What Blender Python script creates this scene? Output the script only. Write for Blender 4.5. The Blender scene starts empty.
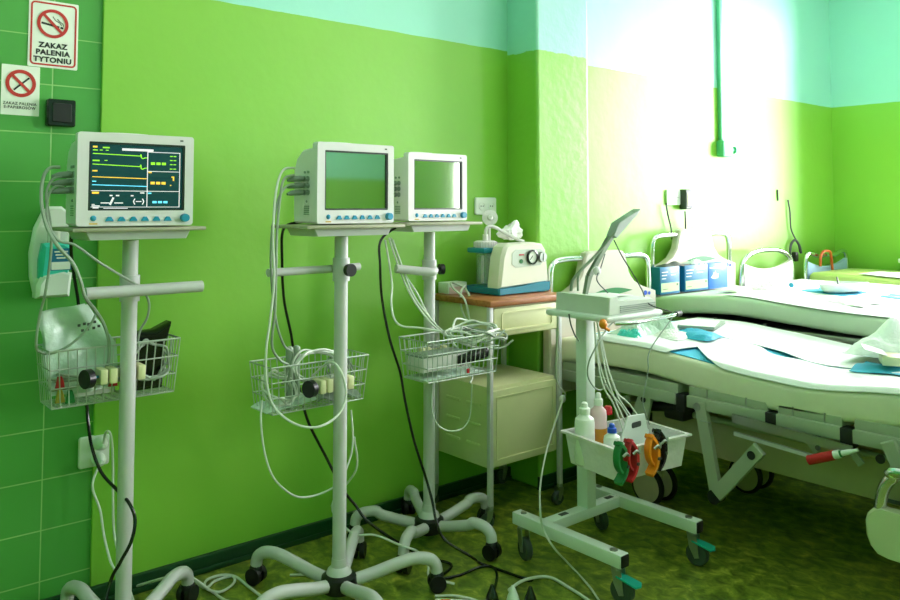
import bpy, bmesh, math, random
from mathutils import Vector, Matrix
random.seed(7)
PI = math.pi
scene = bpy.context.scene
COL = scene.collection

# ------------------------------------------------------------------ materials
def lin(h):
    h = h.lstrip('#')
    v = [int(h[i:i+2], 16) / 255 for i in (0, 2, 4)]
    return tuple(c / 12.92 if c <= .04045 else ((c + .055) / 1.055) ** 2.4 for c in v) + (1,)

def mat(name, col, rough=.5, metal=0., var=.06, scale=30., bump=0., spec=.5, emit=0., trans=0., coat=0., alpha=1.):
    m = bpy.data.materials.new(name); m.use_nodes = True
    nt = m.node_tree; N = nt.nodes; L = nt.links
    b = N['Principled BSDF']
    c = lin(col) if isinstance(col, str) else tuple(col) + (1,)
    tc = N.new('ShaderNodeTexCoord'); nz = N.new('ShaderNodeTexNoise')
    nz.inputs['Scale'].default_value = scale; nz.inputs['Detail'].default_value = 4
    L.new(tc.outputs['Object'], nz.inputs['Vector'])
    mx = N.new('ShaderNodeMix'); mx.data_type = 'RGBA'
    mx.inputs[6].default_value = tuple(max(0, x * (1 - var)) for x in c[:3]) + (1,)
    mx.inputs[7].default_value = tuple(min(1, x * (1 + var)) for x in c[:3]) + (1,)
    L.new(nz.outputs['Fac'], mx.inputs[0]); L.new(mx.outputs[2], b.inputs['Base Color'])
    b.inputs['Roughness'].default_value = rough; b.inputs['Metallic'].default_value = metal
    b.inputs['Specular IOR Level'].default_value = spec
    b.inputs['Coat Weight'].default_value = coat
    b.inputs['Transmission Weight'].default_value = trans
    b.inputs['Alpha'].default_value = alpha
    if emit:
        L.new(mx.outputs[2], b.inputs['Emission Color']); b.inputs['Emission Strength'].default_value = emit
    if bump:
        bp = N.new('ShaderNodeBump'); bp.inputs['Strength'].default_value = bump; bp.inputs['Distance'].default_value = .01
        L.new(nz.outputs['Fac'], bp.inputs['Height']); L.new(bp.outputs['Normal'], b.inputs['Normal'])
    return m

LIME = LIME_COL = '#89c942'; AQUA = '#9fe6cf'
def paint(name, low, high, line, rough=.3, bump=.12, wob=.004, scale=9., rspec=.5):
    """two-colour oil paint: dado colour below the height `line`, upper colour above it"""
    m = bpy.data.materials.new(name); m.use_nodes = True
    nt = m.node_tree; N = nt.nodes; L = nt.links; b = N['Principled BSDF']
    geo = N.new('ShaderNodeNewGeometry'); sep = N.new('ShaderNodeSeparateXYZ'); L.new(geo.outputs['Position'], sep.inputs[0])
    nz = N.new('ShaderNodeTexNoise'); nz.inputs['Scale'].default_value = scale; nz.inputs['Detail'].default_value = 5
    L.new(geo.outputs['Position'], nz.inputs['Vector'])
    ma = N.new('ShaderNodeMath'); ma.operation = 'MULTIPLY_ADD'; ma.inputs[1].default_value = wob * 2
    L.new(nz.outputs['Fac'], ma.inputs[0]); L.new(sep.outputs['Z'], ma.inputs[2])
    gt = N.new('ShaderNodeMath'); gt.operation = 'GREATER_THAN'; gt.inputs[1].default_value = line + wob
    L.new(ma.outputs[0], gt.inputs[0])
    mx = N.new('ShaderNodeMix'); mx.data_type = 'RGBA'; mx.inputs[6].default_value = lin(low); mx.inputs[7].default_value = lin(high)
    L.new(gt.outputs[0], mx.inputs[0])
    n2 = N.new('ShaderNodeTexNoise'); n2.inputs['Scale'].default_value = 2.2; n2.inputs['Detail'].default_value = 3
    L.new(geo.outputs['Position'], n2.inputs['Vector'])
    hs = N.new('ShaderNodeMix'); hs.data_type = 'RGBA'; hs.blend_type = 'MULTIPLY'; hs.inputs[0].default_value = .12
    L.new(mx.outputs[2], hs.inputs[6]); L.new(n2.outputs['Color'], hs.inputs[7]); L.new(hs.outputs[2], b.inputs['Base Color'])
    b.inputs['Roughness'].default_value = rough; b.inputs['Specular IOR Level'].default_value = rspec
    bp = N.new('ShaderNodeBump'); bp.inputs['Strength'].default_value = bump; bp.inputs['Distance'].default_value = .02
    L.new(nz.outputs['Fac'], bp.inputs['Height']); L.new(bp.outputs['Normal'], b.inputs['Normal'])
    return m

def tile_mat():
    m = bpy.data.materials.new('green_tile'); m.use_nodes = True
    nt = m.node_tree; N = nt.nodes; L = nt.links; b = N['Principled BSDF']
    geo = N.new('ShaderNodeNewGeometry'); mp = N.new('ShaderNodeMapping')
    mp.inputs['Location'].default_value = (-.616 + .2 * 5, .0375, 0)
    sep = N.new('ShaderNodeSeparateXYZ'); cmb = N.new('ShaderNodeCombineXYZ')
    L.new(geo.outputs['Position'], sep.inputs[0]); L.new(sep.outputs['X'], cmb.inputs['X']); L.new(sep.outputs['Z'], cmb.inputs['Y'])
    L.new(cmb.outputs[0], mp.inputs['Vector'])
    br = N.new('ShaderNodeTexBrick'); br.offset = 0; br.inputs['Scale'].default_value = 1
    br.inputs['Brick Width'].default_value = .2; br.inputs['Row Height'].default_value = .1435
    br.inputs['Mortar Size'].default_value = .002; br.inputs['Mortar Smooth'].default_value = .3
    br.inputs['Color1'].default_value = lin('#4d9f44'); br.inputs['Color2'].default_value = lin('#55a54a'); br.inputs['Mortar'].default_value = lin('#93c274')
    L.new(mp.outputs[0], br.inputs['Vector'])
    L.new(br.outputs['Color'], b.inputs['Base Color'])
    b.inputs['Roughness'].default_value = .32
    bp = N.new('ShaderNodeBump'); bp.inputs['Strength'].default_value = .3; bp.inputs['Distance'].default_value = .003; bp.invert = True
    L.new(br.outputs['Fac'], bp.inputs['Height']); L.new(bp.outputs['Normal'], b.inputs['Normal'])
    return m

def floor_mat():
    m = bpy.data.materials.new('mottled_lino'); m.use_nodes = True
    nt = m.node_tree; N = nt.nodes; L = nt.links; b = N['Principled BSDF']
    geo = N.new('ShaderNodeNewGeometry')
    n1 = N.new('ShaderNodeTexNoise'); n1.inputs['Scale'].default_value = 24; n1.inputs['Detail'].default_value = 6; n1.inputs['Roughness'].default_value = .65; n1.inputs['Distortion'].default_value = .6
    mp = N.new('ShaderNodeMapping'); mp.inputs['Scale'].default_value = (1, .75, 1); mp.inputs['Rotation'].default_value = (0, 0, .9)
    L.new(geo.outputs['Position'], mp.inputs[0]); L.new(mp.outputs[0], n1.inputs['Vector'])
    cr = N.new('ShaderNodeValToRGB'); e = cr.color_ramp.elements
    e[0].position = .3; e[0].color = lin('#3c4c12'); e[1].position = .72; e[1].color = lin('#bcb648')
    k = e.new(.44); k.color = lin('#5b6f1f'); k = e.new(.57); k.color = lin('#80902e')
    L.new(n1.outputs['Fac'], cr.inputs[0]); L.new(cr.outputs[0], b.inputs['Base Color'])
    b.inputs['Roughness'].default_value = .38
    bp = N.new('ShaderNodeBump'); bp.inputs['Strength'].default_value = .06; L.new(n1.outputs['Fac'], bp.inputs['Height']); L.new(bp.outputs[0], b.inputs['Normal'])
    return m

def wood_mat():
    m = bpy.data.materials.new('veneer'); m.use_nodes = True
    nt = m.node_tree; N = nt.nodes; L = nt.links; b = N['Principled BSDF']
    tc = N.new('ShaderNodeTexCoord'); mp = N.new('ShaderNodeMapping'); mp.inputs['Scale'].default_value = (4, 40, 40)
    nz = N.new('ShaderNodeTexNoise'); nz.inputs['Scale'].default_value = 2; nz.inputs['Detail'].default_value = 5
    L.new(tc.outputs['Object'], mp.inputs[0]); L.new(mp.outputs[0], nz.inputs['Vector'])
    cr = N.new('ShaderNodeValToRGB'); e = cr.color_ramp.elements
    e[0].position = .3; e[0].color = lin('#99552f'); e[1].position = .75; e[1].color = lin('#c07d4e')
    L.new(nz.outputs['Fac'], cr.inputs[0]); L.new(cr.outputs[0], b.inputs['Base Color']); b.inputs['Roughness'].default_value = .35
    return m

def glass_mat(name, tint=(1, 1, 1), gloss=.1, rough=.03):
    """thin clear sheet: mostly see-through with a little reflection"""
    m = bpy.data.materials.new(name); m.use_nodes = True
    nt = m.node_tree; N = nt.nodes; L = nt.links; N.remove(N['Principled BSDF'])
    tr = N.new('ShaderNodeBsdfTransparent'); tr.inputs[0].default_value = tuple(tint) + (1,)
    gl = N.new('ShaderNodeBsdfGlossy'); gl.inputs['Roughness'].default_value = rough
    fr = N.new('ShaderNodeFresnel'); fr.inputs[0].default_value = 1.3
    ad = N.new('ShaderNodeMath'); ad.operation = 'ADD'; ad.inputs[1].default_value = gloss * .3; L.new(fr.outputs[0], ad.inputs[0])
    mx = N.new('ShaderNodeMixShader'); L.new(ad.outputs[0], mx.inputs[0]); L.new(tr.outputs[0], mx.inputs[1]); L.new(gl.outputs[0], mx.inputs[2])
    L.new(mx.outputs[0], N['Material Output'].inputs[0])
    return m

def film_mat(name, col, a=.5, rough=.25):
    m = mat(name, col, rough, bump=.4, scale=45, alpha=a); return m

W = dict(
    wall=paint('two_tone_paint', LIME, AQUA, 1.876, rough=.43),
    wall2=paint('two_tone_paint_opposite', LIME, AQUA, 1.50, rough=.4),
    pillar=paint('pillar_paint', LIME, AQUA, 1.858, rough=.36, bump=.12, wob=.012, scale=22, rspec=.9),
    tile=tile_mat(), floor=floor_mat(), wood=wood_mat(),
    ceil=mat('white_ceiling', '#e6ebe2', .8), base=mat('dark_green_skirting', '#0d3d1e', .3),
    bed_metal=mat('grey_green_enamel', '#a3ad96', .4, var=.03), white_metal=mat('white_enamel', '#c9c8c9', .35, var=.03), cap=mat('black_rubber', '#0c0d10', .45), hub=mat('black_plastic', '#15131b', .3),
    chrome=mat('chrome', '#d8dcdc', .14, 1.), steel=mat('brushed_steel', '#a9aea9', .35, 1.), wire=mat('basket_wire', '#c8cfca', .3, .6),
    casing=mat('monitor_casing', '#e9e3e6', .4, var=.02), grey=mat('grey_plastic', '#8d9a90', .45), dgrey=mat('dark_grey', '#3d443f', .5),
    bezel=mat('screen_rim', '#23282a', .3), blue=mat('blue_button', '#2596bf', .3), teal=mat('teal_plastic', '#17809a', .35),
    shelf=mat('shelf_board', '#a7a48d', .5), plug=mat('plug_grey', '#87958a', .45), socket=mat('socket_white', '#e9eee6', .35, var=.02),
    hole=mat('socket_hole', '#2a2e2b', .6), black=mat('black_gloss', '#08090a', .25), cable=mat('white_cable', '#d5dbd0', .4), gcable=mat('grey_cable', '#9aa798', .45),
    cream=mat('cream_enamel', '#d9d8a8', .38, var=.03), plastic=mat('cream_plastic', '#d2c9bc', .4, var=.03), vinyl=mat('lime_cream_vinyl', '#e6e6cc', .38, var=.04),
    vinyl2=mat('pale_green_vinyl', '#c3d4bd', .38, var=.04), lime=mat('lime_vinyl', '#d3e58a', .4, var=.04),
    sheet=mat('white_sheet', '#eef1f0', .8, var=.02, bump=.15, scale=14), pad=mat('blue_pad', '#33a9cc', .7), paper=mat('paper', '#eef0ea', .7, var=.02),
    tray=mat('white_tray', '#dde5de', .35, var=.02), turq=mat('turquoise', '#39c9bd', .35), label_blue=mat('label_blue', '#0f6f9c', .4),
    box_blue=mat('carton_blue', '#0a6f9f', .4), box_lime=mat('carton_label', '#b6d89a', .5), box_bright=mat('carton_bright_blue', '#2f78d0', .4),
    red=mat('red', '#c4202a', .4), orange=mat('orange_plastic', '#f08c14', .4), green=mat('green_plastic', '#157a3c', .4), amber=mat('amber_liquid', '#d08a2e', .25),
    bottle=mat('bottle_white', '#e8ece2', .35, var=.02), bluecap=mat('blue_cap', '#1c53c8', .35), gold=mat('pale_gold', '#d9b657', .4),
    sign=mat('sign_white', '#eef0e6', .5, var=.02), signred=mat('sign_red', '#c22a24', .45), ink=mat('sign_ink', '#1b1d1f', .5), conduit=mat('green_conduit', '#55b184', .4),
    screen_on=mat('lcd_on', '#0b3238', .2, emit=.6), screen_off=mat('lcd_off', '#cfdac8', .05, .95, var=.01),
    glass=glass_mat('clear_glass', gloss=.05), clear=film_mat('clear_plastic_jar', '#cfe3dc', .22), silicone=film_mat('milky_silicone', '#f4f0f0', .75),
    film=film_mat('pale_plastic_film', '#daf0e2', .85), bag=mat('white_bag', '#f1f3f4', .4, bump=.6, scale=25), tissue=mat('tissue', '#f4f4f2', .8, bump=.5, scale=40),
    pump_cream=mat('pump_cream', '#e8e4d4', .38, var=.02), rail_cream=mat('rail_cream', '#cdd5ae', .38, var=.03), box_bluepale=mat('pale_blue_panel', '#a9c8ee', .35), orange_deep=mat('orange_strap', '#d9601c', .5),
    pink=mat('pink_carton', '#eecbd0', .6), violet=mat('violet_print', '#7a52b8', .5), olive=mat('olive_casing', '#6f8068', .4), ecg=mat('ecg_casing', '#c8cfc4', .4), ecg_top=mat('ecg_top', '#d5ddd8', .4),
    brake=mat('teal_brake', '#19a795', .35), wheel=mat('grey_tyre', '#39463f', .5), beige=mat('beige_shroud', '#b3ad87', .45), fill_lamp=mat('fill_tube_light', '#fff3fb', .5, emit=15.),  # the emitter here is for the added ceiling fill tubes
    e_green=mat('trace_green', '#8ddc28', .5, emit=.7), e_yellow=mat('trace_yellow', '#f0c040', .5, emit=.7), e_blue=mat('trace_blue', '#5fc4e8', .5, emit=1.), e_white=mat('trace_white', '#e9e0ea', .5, emit=.5),
)

# ------------------------------------------------------------------ mesh builder
def V(*a): return Vector(a if len(a) > 1 else a[0])
def spline(pts, k=8, closed=False):
    P = [V(p) for p in pts]; n = len(P); out = []
    rng = range(n if closed else n - 1)
    for i in rng:
        if closed: a, b, c, d = P[i-1], P[i], P[(i+1) % n], P[(i+2) % n]
        else:
            b, c = P[i], P[i+1]; a = P[i-1] if i else b * 2 - c; d = P[i+2] if i + 2 < n else c * 2 - b
        for j in range(k):
            t = j / k
            out.append(.5 * ((2 * b) + (c - a) * t + (2 * a - 5 * b + 4 * c - d) * t * t + (3 * b - a - 3 * c + d) * t ** 3))
    if not closed: out.append(P[-1])
    return out
def rz(a): return Matrix.Rotation(a, 3, 'Z')
def rx(a): return Matrix.Rotation(a, 3, 'X')
def ry(a): return Matrix.Rotation(a, 3, 'Y')
class B:
    def __init__(s): s.v = []; s.f = []; s.m = []
    def add(s, vs, fs, mi=0):
        o = len(s.v); s.v += [V(x) for x in vs]; s.f += [tuple(i + o for i in f) for f in fs]; s.m += [mi] * len(fs); return s
    def box(s, c, d, bev=0, rot=None, mi=0, seg=2):
        bm = bmesh.new(); bmesh.ops.create_cube(bm, size=1)
        for v in bm.verts: v.co = Vector((v.co.x * d[0], v.co.y * d[1], v.co.z * d[2]))
        if bev: bmesh.ops.bevel(bm, geom=bm.edges[:], offset=min(bev, min(d) * .49), segments=seg, affect='EDGES', profile=.5)
        bm.verts.index_update(); R = rot or Matrix.Identity(3)
        s.add([R @ v.co + V(c) for v in bm.verts], [[v.index for v in f.verts] for f in bm.faces], mi); bm.free(); return s
    def bb(s, x0, x1, y0, y1, z0, z1, bev=0, mi=0, seg=2):
        return s.box(((x0+x1)/2, (y0+y1)/2, (z0+z1)/2), (abs(x1-x0), abs(y1-y0), abs(z1-z0)), bev, None, mi, seg)
    def tube(s, pts, r, n=8, closed=False, mi=0, caps=True):
        P = [V(p) for p in pts]; N = len(P); rr = r if isinstance(r, (list, tuple)) else [r] * N
        T = []
        for i in range(N):
            a = P[i-1] if (i or closed) else P[i]; b = P[(i+1) % N] if (i < N - 1 or closed) else P[i]
            t = b - a; T.append(t.normalized() if t.length > 1e-9 else Vector((0, 0, 1)))
        u = T[0].orthogonal().normalized(); vs = []
        for i in range(N):
            u = u - T[i] * u.dot(T[i])
            u = u.normalized() if u.length > 1e-6 else T[i].orthogonal().normalized()
            w = T[i].cross(u)
            vs += [P[i] + (u * math.cos(2*PI*k/n) + w * math.sin(2*PI*k/n)) * rr[i] for k in range(n)]
        fs = []
        for i in range(N if closed else N - 1):
            j = (i + 1) % N
            fs += [(i*n+k, i*n+(k+1) % n, j*n+(k+1) % n, j*n+k) for k in range(n)]
        if caps and not closed: fs += [tuple(range(n))[::-1], tuple((N-1)*n+k for k in range(n))]
        return s.add(vs, fs, mi)
    def cyl(s, a, b, r, r2=None, n=20, mi=0): return s.tube([a, b], [r, r if r2 is None else r2], n, mi=mi)
    def lathe(s, prof, o=(0, 0, 0), rot=None, n=24, mi=0):
        R = rot or Matrix.Identity(3); vs = []; fs = []; m = len(prof)
        for r, z in prof: vs += [R @ V(r * math.cos(2*PI*k/n), r * math.sin(2*PI*k/n), z) + V(o) for k in range(n)]
        for i in range(m - 1): fs += [(i*n+k, i*n+(k+1) % n, (i+1)*n+(k+1) % n, (i+1)*n+k) for k in range(n)]
        fs += [tuple(range(n))[::-1], tuple((m-1)*n+k for k in range(n))]
        return s.add(vs, fs, mi)
    def sph(s, c, r, n=14, rot=None, mi=0):
        r = r if isinstance(r, (tuple, list)) else (r, r, r); R = rot or Matrix.Identity(3); vs = [R @ V(0, 0, -r[2]) + V(c)]; fs = []
        m = max(4, n // 2)
        for i in range(1, m):
            a = -PI/2 + PI*i/m
            vs += [R @ V(r[0]*math.cos(a)*math.cos(2*PI*k/n), r[1]*math.cos(a)*math.sin(2*PI*k/n), r[2]*math.sin(a)) + V(c) for k in range(n)]
        vs.append(R @ V(0, 0, r[2]) + V(c)); top = len(vs) - 1
        fs += [(0, 1+(k+1) % n, 1+k) for k in range(n)]
        for i in range(m - 2): fs += [(1+i*n+k, 1+i*n+(k+1) % n, 1+(i+1)*n+(k+1) % n, 1+(i+1)*n+k) for k in range(n)]
        fs += [(top, 1+(m-2)*n+k, 1+(m-2)*n+(k+1) % n) for k in range(n)]
        return s.add(vs, fs, mi)
    def prism(s, poly, fn, t0, t1, bev=0, mi=0):
        """poly: 2-D outline; fn(u, v, t) places it; extruded from t0 to t1 (bev rounds both rims)"""
        n = len(poly); cx = sum(p[0] for p in poly)/n; cy = sum(p[1] for p in poly)/n; sg = 1 if t1 > t0 else -1
        if bev:
            def ins(p):
                d = math.hypot(p[0]-cx, p[1]-cy) or 1; k = max(0, 1 - bev/d); return (cx+(p[0]-cx)*k, cy+(p[1]-cy)*k)
            rings = [([ins(p) for p in poly], t0), (poly, t0+sg*bev), (poly, t1-sg*bev), ([ins(p) for p in poly], t1)]
        else: rings = [(poly, t0), (poly, t1)]
        vs = [fn(u, v, t) for r, t in rings for u, v in r]; fs = [tuple(range(n))[::-1], tuple((len(rings)-1)*n+k for k in range(n))]
        for i in range(len(rings)-1): fs += [(i*n+k, i*n+(k+1) % n, (i+1)*n+(k+1) % n, (i+1)*n+k) for k in range(n)]
        return s.add(vs, fs, mi)
    def grid(s, fn, nu, nv, th=0, mi=0):
        """sheet fn(u,v) over the unit square; th gives it real thickness below"""
        vs = [V(fn(i/nu, j/nv)) for i in range(nu+1) for j in range(nv+1)]; w = nv + 1
        fs = [(i*w+j, (i+1)*w+j, (i+1)*w+j+1, i*w+j+1) for i in range(nu) for j in range(nv)]
        if th:
            o = len(vs); vs += [v - Vector((0, 0, th)) for v in vs]; fs += [tuple(k+o for k in f[::-1]) for f in fs]
            rim = [i*w for i in range(nu+1)] + [nu*w+j for j in range(1, nv+1)] + [i*w+nv for i in range(nu-1, -1, -1)] + [j for j in range(nv-1, 0, -1)]
            fs += [(rim[k], rim[k]+o, rim[(k+1) % len(rim)]+o, rim[(k+1) % len(rim)]) for k in range(len(rim))]
        return s.add(vs, fs, mi)
def place(o, parent):
    COL.objects.link(o)
    if parent is not None: o.parent = parent
    return o
def obj(name, b, m, parent=None, world=False, flat=False):
    """link builder b as ONE mesh object. world=True: vertices are in room coordinates"""
    vs = b.v; loc = Vector((0, 0, 0))
    if parent is None:
        lo = [min(v[i] for v in vs) for i in range(3)]; hi = [max(v[i] for v in vs) for i in range(3)]
        loc = Vector(((lo[0]+hi[0])/2, (lo[1]+hi[1])/2, lo[2])); off = loc
    elif world:
        off = Vector((0, 0, 0)); p = parent
        while p is not None: off += p.location; p = p.parent
    else: off = Vector((0, 0, 0))
    me = bpy.data.meshes.new(name); me.from_pydata([tuple(v - off) for v in vs], [], b.f)
    for k in (m if isinstance(m, (list, tuple)) else [m]): me.materials.append(W[k])
    if any(b.m): me.polygons.foreach_set('material_index', b.m)
    bm = bmesh.new(); bm.from_mesh(me); bmesh.ops.recalc_face_normals(bm, faces=bm.faces[:]); bm.to_mesh(me); bm.free()
    if not flat: me.shade_smooth(); me.set_sharp_from_angle(angle=math.radians(38))
    me.update(); o = bpy.data.objects.new(name, me); o.location = loc
    return place(o, parent)
def tag(o, label, cat, group=None):
    o['label'] = label; o['category'] = cat
    if group: o['group'] = group
    return o
def thing(name, loc, label, cat, group=None):
    o = bpy.data.objects.new(name, None); o.location = loc; o.empty_display_size = .05; COL.objects.link(o); return tag(o, label, cat, group)
def struct(name, b, m, parent=None, flat=True):
    o = obj(name, b, m, parent, world=True, flat=flat)
    if parent is None: o['kind'] = 'structure'
    return o
def copy_tree(o, parent=None):
    c = o.copy(); COL.objects.link(c)
    if parent is not None: c.parent = parent
    for ch in list(o.children): copy_tree(ch, c)
    return c
def text(name, s, size, fn, m, parent, depth=.0006, space=1., bold=0., align='CENTER'):
    """lettering as a thin raised mesh; fn(u, v, t) places it"""
    cu = bpy.data.curves.new('lettering', 'FONT'); cu.body = s; cu.size = size; cu.align_x = align; cu.space_line = space; cu.extrude = depth; cu.offset = bold; cu.space_character = 1.1
    t = bpy.data.objects.new('lettering', cu); COL.objects.link(t); dg = bpy.context.evaluated_depsgraph_get(); dg.update()
    me = bpy.data.meshes.new_from_object(t.evaluated_get(dg)); bpy.data.objects.remove(t)
    b = B(); b.add([fn(v.co.x, v.co.y, v.co.z) for v in me.vertices], [tuple(p.vertices) for p in me.polygons]); bpy.data.meshes.remove(me)
    return obj(name, b, m, parent, world=True, flat=True)
def cord(name, pts, r, m, label, cat='cable', k=7, group=None, n=7, closed=False):
    return tag(obj(name, B().tube(spline(pts, k, closed), r, n, closed), m), label, cat, group)
LW1, LW2 = 320, 330 
vs_ = scene.view_settings; scene.display_settings.display_device = 'sRGB'
vs_.view_transform = 'Standard'; vs_.look = 'None'; vs_.exposure = .3; vs_.gamma = 1; vs_.use_curve_mapping = False
scene.cycles.use_denoising = True; scene.cycles.max_bounces = 8; scene.cycles.sample_clamp_indirect = 8; scene.cycles.caustics_reflective = False; scene.cycles.caustics_refractive = False
# ------------------------------------------------------------------ camera
cam_d = bpy.data.cameras.new('camera'); cam = bpy.data.objects.new('camera', cam_d); COL.objects.link(cam)
cam.location = (0, 0, 1.18); cam.rotation_euler = (math.radians(93), 0, math.radians(-40.1))
cam_d.lens = 32; cam_d.sensor_width = 36; cam_d.sensor_fit = 'HORIZONTAL'; cam_d.shift_y = -.1499; cam_d.clip_start = .05
scene.camera = cam
# ------------------------------------------------------------------ room
YW = 2.55; XE = 5.65; XL = -1.6; YF = -3.6; ZC = 3.0
struct('floor', B().bb(XL, XE+.2, YF, YW+.2, -.1, 0), 'floor')
struct('ceiling', B().bb(XL, XE+.2, YF, YW+.2, ZC, ZC+.1), 'ceil')
struct('wall_back', B().bb(.753, XE+.2, YW, YW+.2, 0, ZC, .003), 'wall')
struct('wall_back_tiled', B().bb(XL-.1, .753, YW+.01, YW+.2, 0, ZC), 'tile')
struct('wall_pillar', B().bb(2.483, 2.82, 2.367, YW+.05, 0, ZC, .012, seg=3), 'pillar')
struct('wall_left', B().bb(XL-.1, XL, YF, YW+.2, 0, ZC), 'wall2')
struct('wall_front', B().bb(XL-.1, XE+.2, YF-.1, YF, 0, ZC), 'wall2')
wins = [(.75, 2.05), (-2.25, -1.2)]; WZ0, WZ1 = .85, 2.65
b = B().bb(XE, XE+.2, YF, YW+.1, 0, WZ0).bb(XE, XE+.2, YF, YW+.1, WZ1, ZC)
b.bb(XE, XE+.2, YF, wins[1][0], WZ0, WZ1).bb(XE, XE+.2, wins[1][1], wins[0][0], WZ0, WZ1).bb(XE, XE+.2, wins[0][1], YW+.1, WZ0, WZ1)
struct('wall_right', b, 'wall')
def skirting(name, x0, x1, y0, y1):
    return struct(name, B().bb(x0, x1, y0, y1, 0, .055, .004).bb(x0-.004*(x1-x0 < .1), x1, y0-.006*(y1-y0 < .1), y1, 0, .018, .004), 'base', flat=False)
skirting('baseboard_back', XL, 2.483, YW-.014, YW+.012)
skirting('baseboard_pillar', 2.47, 2.83, 2.353, 2.369)
skirting('baseboard_back', 2.82, XE, YW-.014, YW+.012)
skirting('baseboard_right', XE-.014, XE+.01, YF, YW)
skirting('baseboard_left', XL-.01, XL+.014, YF, YW)
skirting('baseboard_front', XL, XE, YF-.01, YF+.014)
for k, (y0, y1) in enumerate(wins):
    fr = B(); t = .06
    fr.bb(XE+.05, XE+.12, y0, y1, WZ0, WZ0+t, .006).bb(XE+.05, XE+.12, y0, y1, WZ1-t, WZ1, .006)
    for y in (y0+t/2, (y0+y1)/2, y1-t/2): fr.bb(XE+.05, XE+.12, y-t/2, y+t/2, WZ0, WZ1, .006)
    fr.bb(XE+.055, XE+.115, y0, y1, WZ0+1.05, WZ0+1.1, .006)
    w = struct('window_%d' % (k+1), fr, 'socket', flat=False)
    struct('pane', B().bb(XE+.08, XE+.086, y0+.03, y1-.03, WZ0+.03, WZ1-.03), 'glass', w)
    struct('sill', B().bb(XE-.12, XE+.06, y0-.05, y1+.05, WZ0-.03, WZ0, .008), 'ceil', w, flat=False)
    ld = bpy.data.lights.new('daylight', 'AREA'); ld.shape = 'RECTANGLE'; ld.size = WZ1-WZ0+.3; ld.size_y = y1-y0+.3
    ld.energy = (LW1, LW2)[k]; ld.color = (1, .965, .97)
    lo = bpy.data.objects.new('daylight', ld); COL.objects.link(lo); lo.location = (XE+.4, (y0+y1)/2, (WZ0+WZ1)/2+.05); lo.rotation_euler = (0, PI/2, 0)
# unseen ceiling tubes, added to fill the room with soft light
for x, y, lab in ((.6, .6, 'unseen fill light added on the ceiling over the monitor stands'), (3.4, .4, 'unseen fill light added on the ceiling over the beds'), (4.3, -2.4, 'unseen fill light added on the ceiling by the opposite wall')):
    t = tag(obj('fill_light', B().bb(x-.65, x+.65, y-.12, y+.12, ZC-.05, ZC, .01), 'socket'), lab, 'light', 'added fill lights')
    obj('fill_tube', B().cyl((x-.6, y-.06, ZC-.08), (x+.6, y-.06, ZC-.08), .018).cyl((x-.6, y+.06, ZC-.08), (x+.6, y+.06, ZC-.08), .018), 'fill_lamp', t, world=True)
wd = bpy.data.worlds.new('sky'); scene.world = wd; wd.use_nodes = True
wd.node_tree.nodes['Background'].inputs[0].default_value = (.75, .88, 1, 1); wd.node_tree.nodes['Background'].inputs[1].default_value = 6.
# ------------------------------------------------------------------ things on the tiled wall
def wall_fn(x, y, z): return lambda u, v, t: (x+u, y-t, z+v)
def rrect(w, h, r, n=5):
    o = []
    for cx, cy, a in ((w/2-r, h/2-r, 0), (-w/2+r, h/2-r, 90), (-w/2+r, -h/2+r, 180), (w/2-r, -h/2+r, 270)):
        o += [(cx+r*math.cos(math.radians(a+90*k/n)), cy+r*math.sin(math.radians(a+90*k/n))) for k in range(n+1)]
    return o
def ring(b, r0, r1, fn, t0, t1, n=36, sx=1.):
    for k in range(n):
        a, c = 2*PI*k/n, 2*PI*(k+1)/n
        b.prism([(r0*math.cos(a)*sx, r0*math.sin(a)), (r1*math.cos(a)*sx, r1*math.sin(a)), (r1*math.cos(c)*sx, r1*math.sin(c)), (r0*math.cos(c)*sx, r0*math.sin(c))], fn, t0, t1)
    return b
def frame2d(b, w, h, t, r, fn, t0, t1):
    o = rrect(w, h, r); i = rrect(w-2*t, h-2*t, max(.001, r-t)); n = len(o)
    for k in range(n):
        j = (k+1) % n; b.prism([i[k], o[k], o[j], i[j]], fn, t0, t1)
    return b
def bar(b, x0, y0, x1, y1, w, fn, t0, t1):
    d = V(x1-x0, y1-y0, 0); nrm = V(-d.y, d.x, 0).normalized()*w/2
    return b.prism([(x0+nrm.x, y0+nrm.y), (x1+nrm.x, y1+nrm.y), (x1-nrm.x, y1-nrm.y), (x0-nrm.x, y0-nrm.y)], fn, t0, t1)
YT = YW + .01
fn = wall_fn(.615, YT, 1.691)
s1 = tag(obj('no_smoking_sign', B().prism(rrect(.136, .2, .004), fn, 0, .002), 'sign'), 'large white no smoking sign with red border on the green tiles', 'sign')
obj('border', frame2d(B(), .126, .188, .005, .012, fn, .002, .0026), 'signred', s1, True)
c1 = wall_fn(.612, YT, 1.723)
b = ring(B(), .034, .043, c1, .003, .0036); bar(b, -.026, .026, .026, -.026, .008, c1, .003, .0038); obj('prohibition_ring', b, 'signred', s1, True)
b = B(); bar(b, -.031, 0, .018, -.008, .006, c1, .0022, .0028); bar(b, .021, -.0085, .029, -.010, .006, c1, .0022, .0028)
for p, q in zip(((.024, -.002), (.018, .006), (.008, .01), (.002, .018), (.012, .016), (.02, .008), (.027, .004)), ((.018, .006), (.008, .01), (.002, .018), (.0, .022), (.02, .008), (.027, .004), (.03, -.004))):
    bar(b, *p, *q, .002, c1, .0022, .0028)
obj('cigarette_symbol', b, 'ink', s1, True)
text('lettering', 'ZAKAZ\nPALENIA\nTYTONIU', .021, lambda u, v, t: (.614+u*1.06, YT-.0022-t, 1.6505+v), 'ink', s1, bold=.0009, space=1.02)
fn = wall_fn(.531, YT, 1.517)
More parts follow.
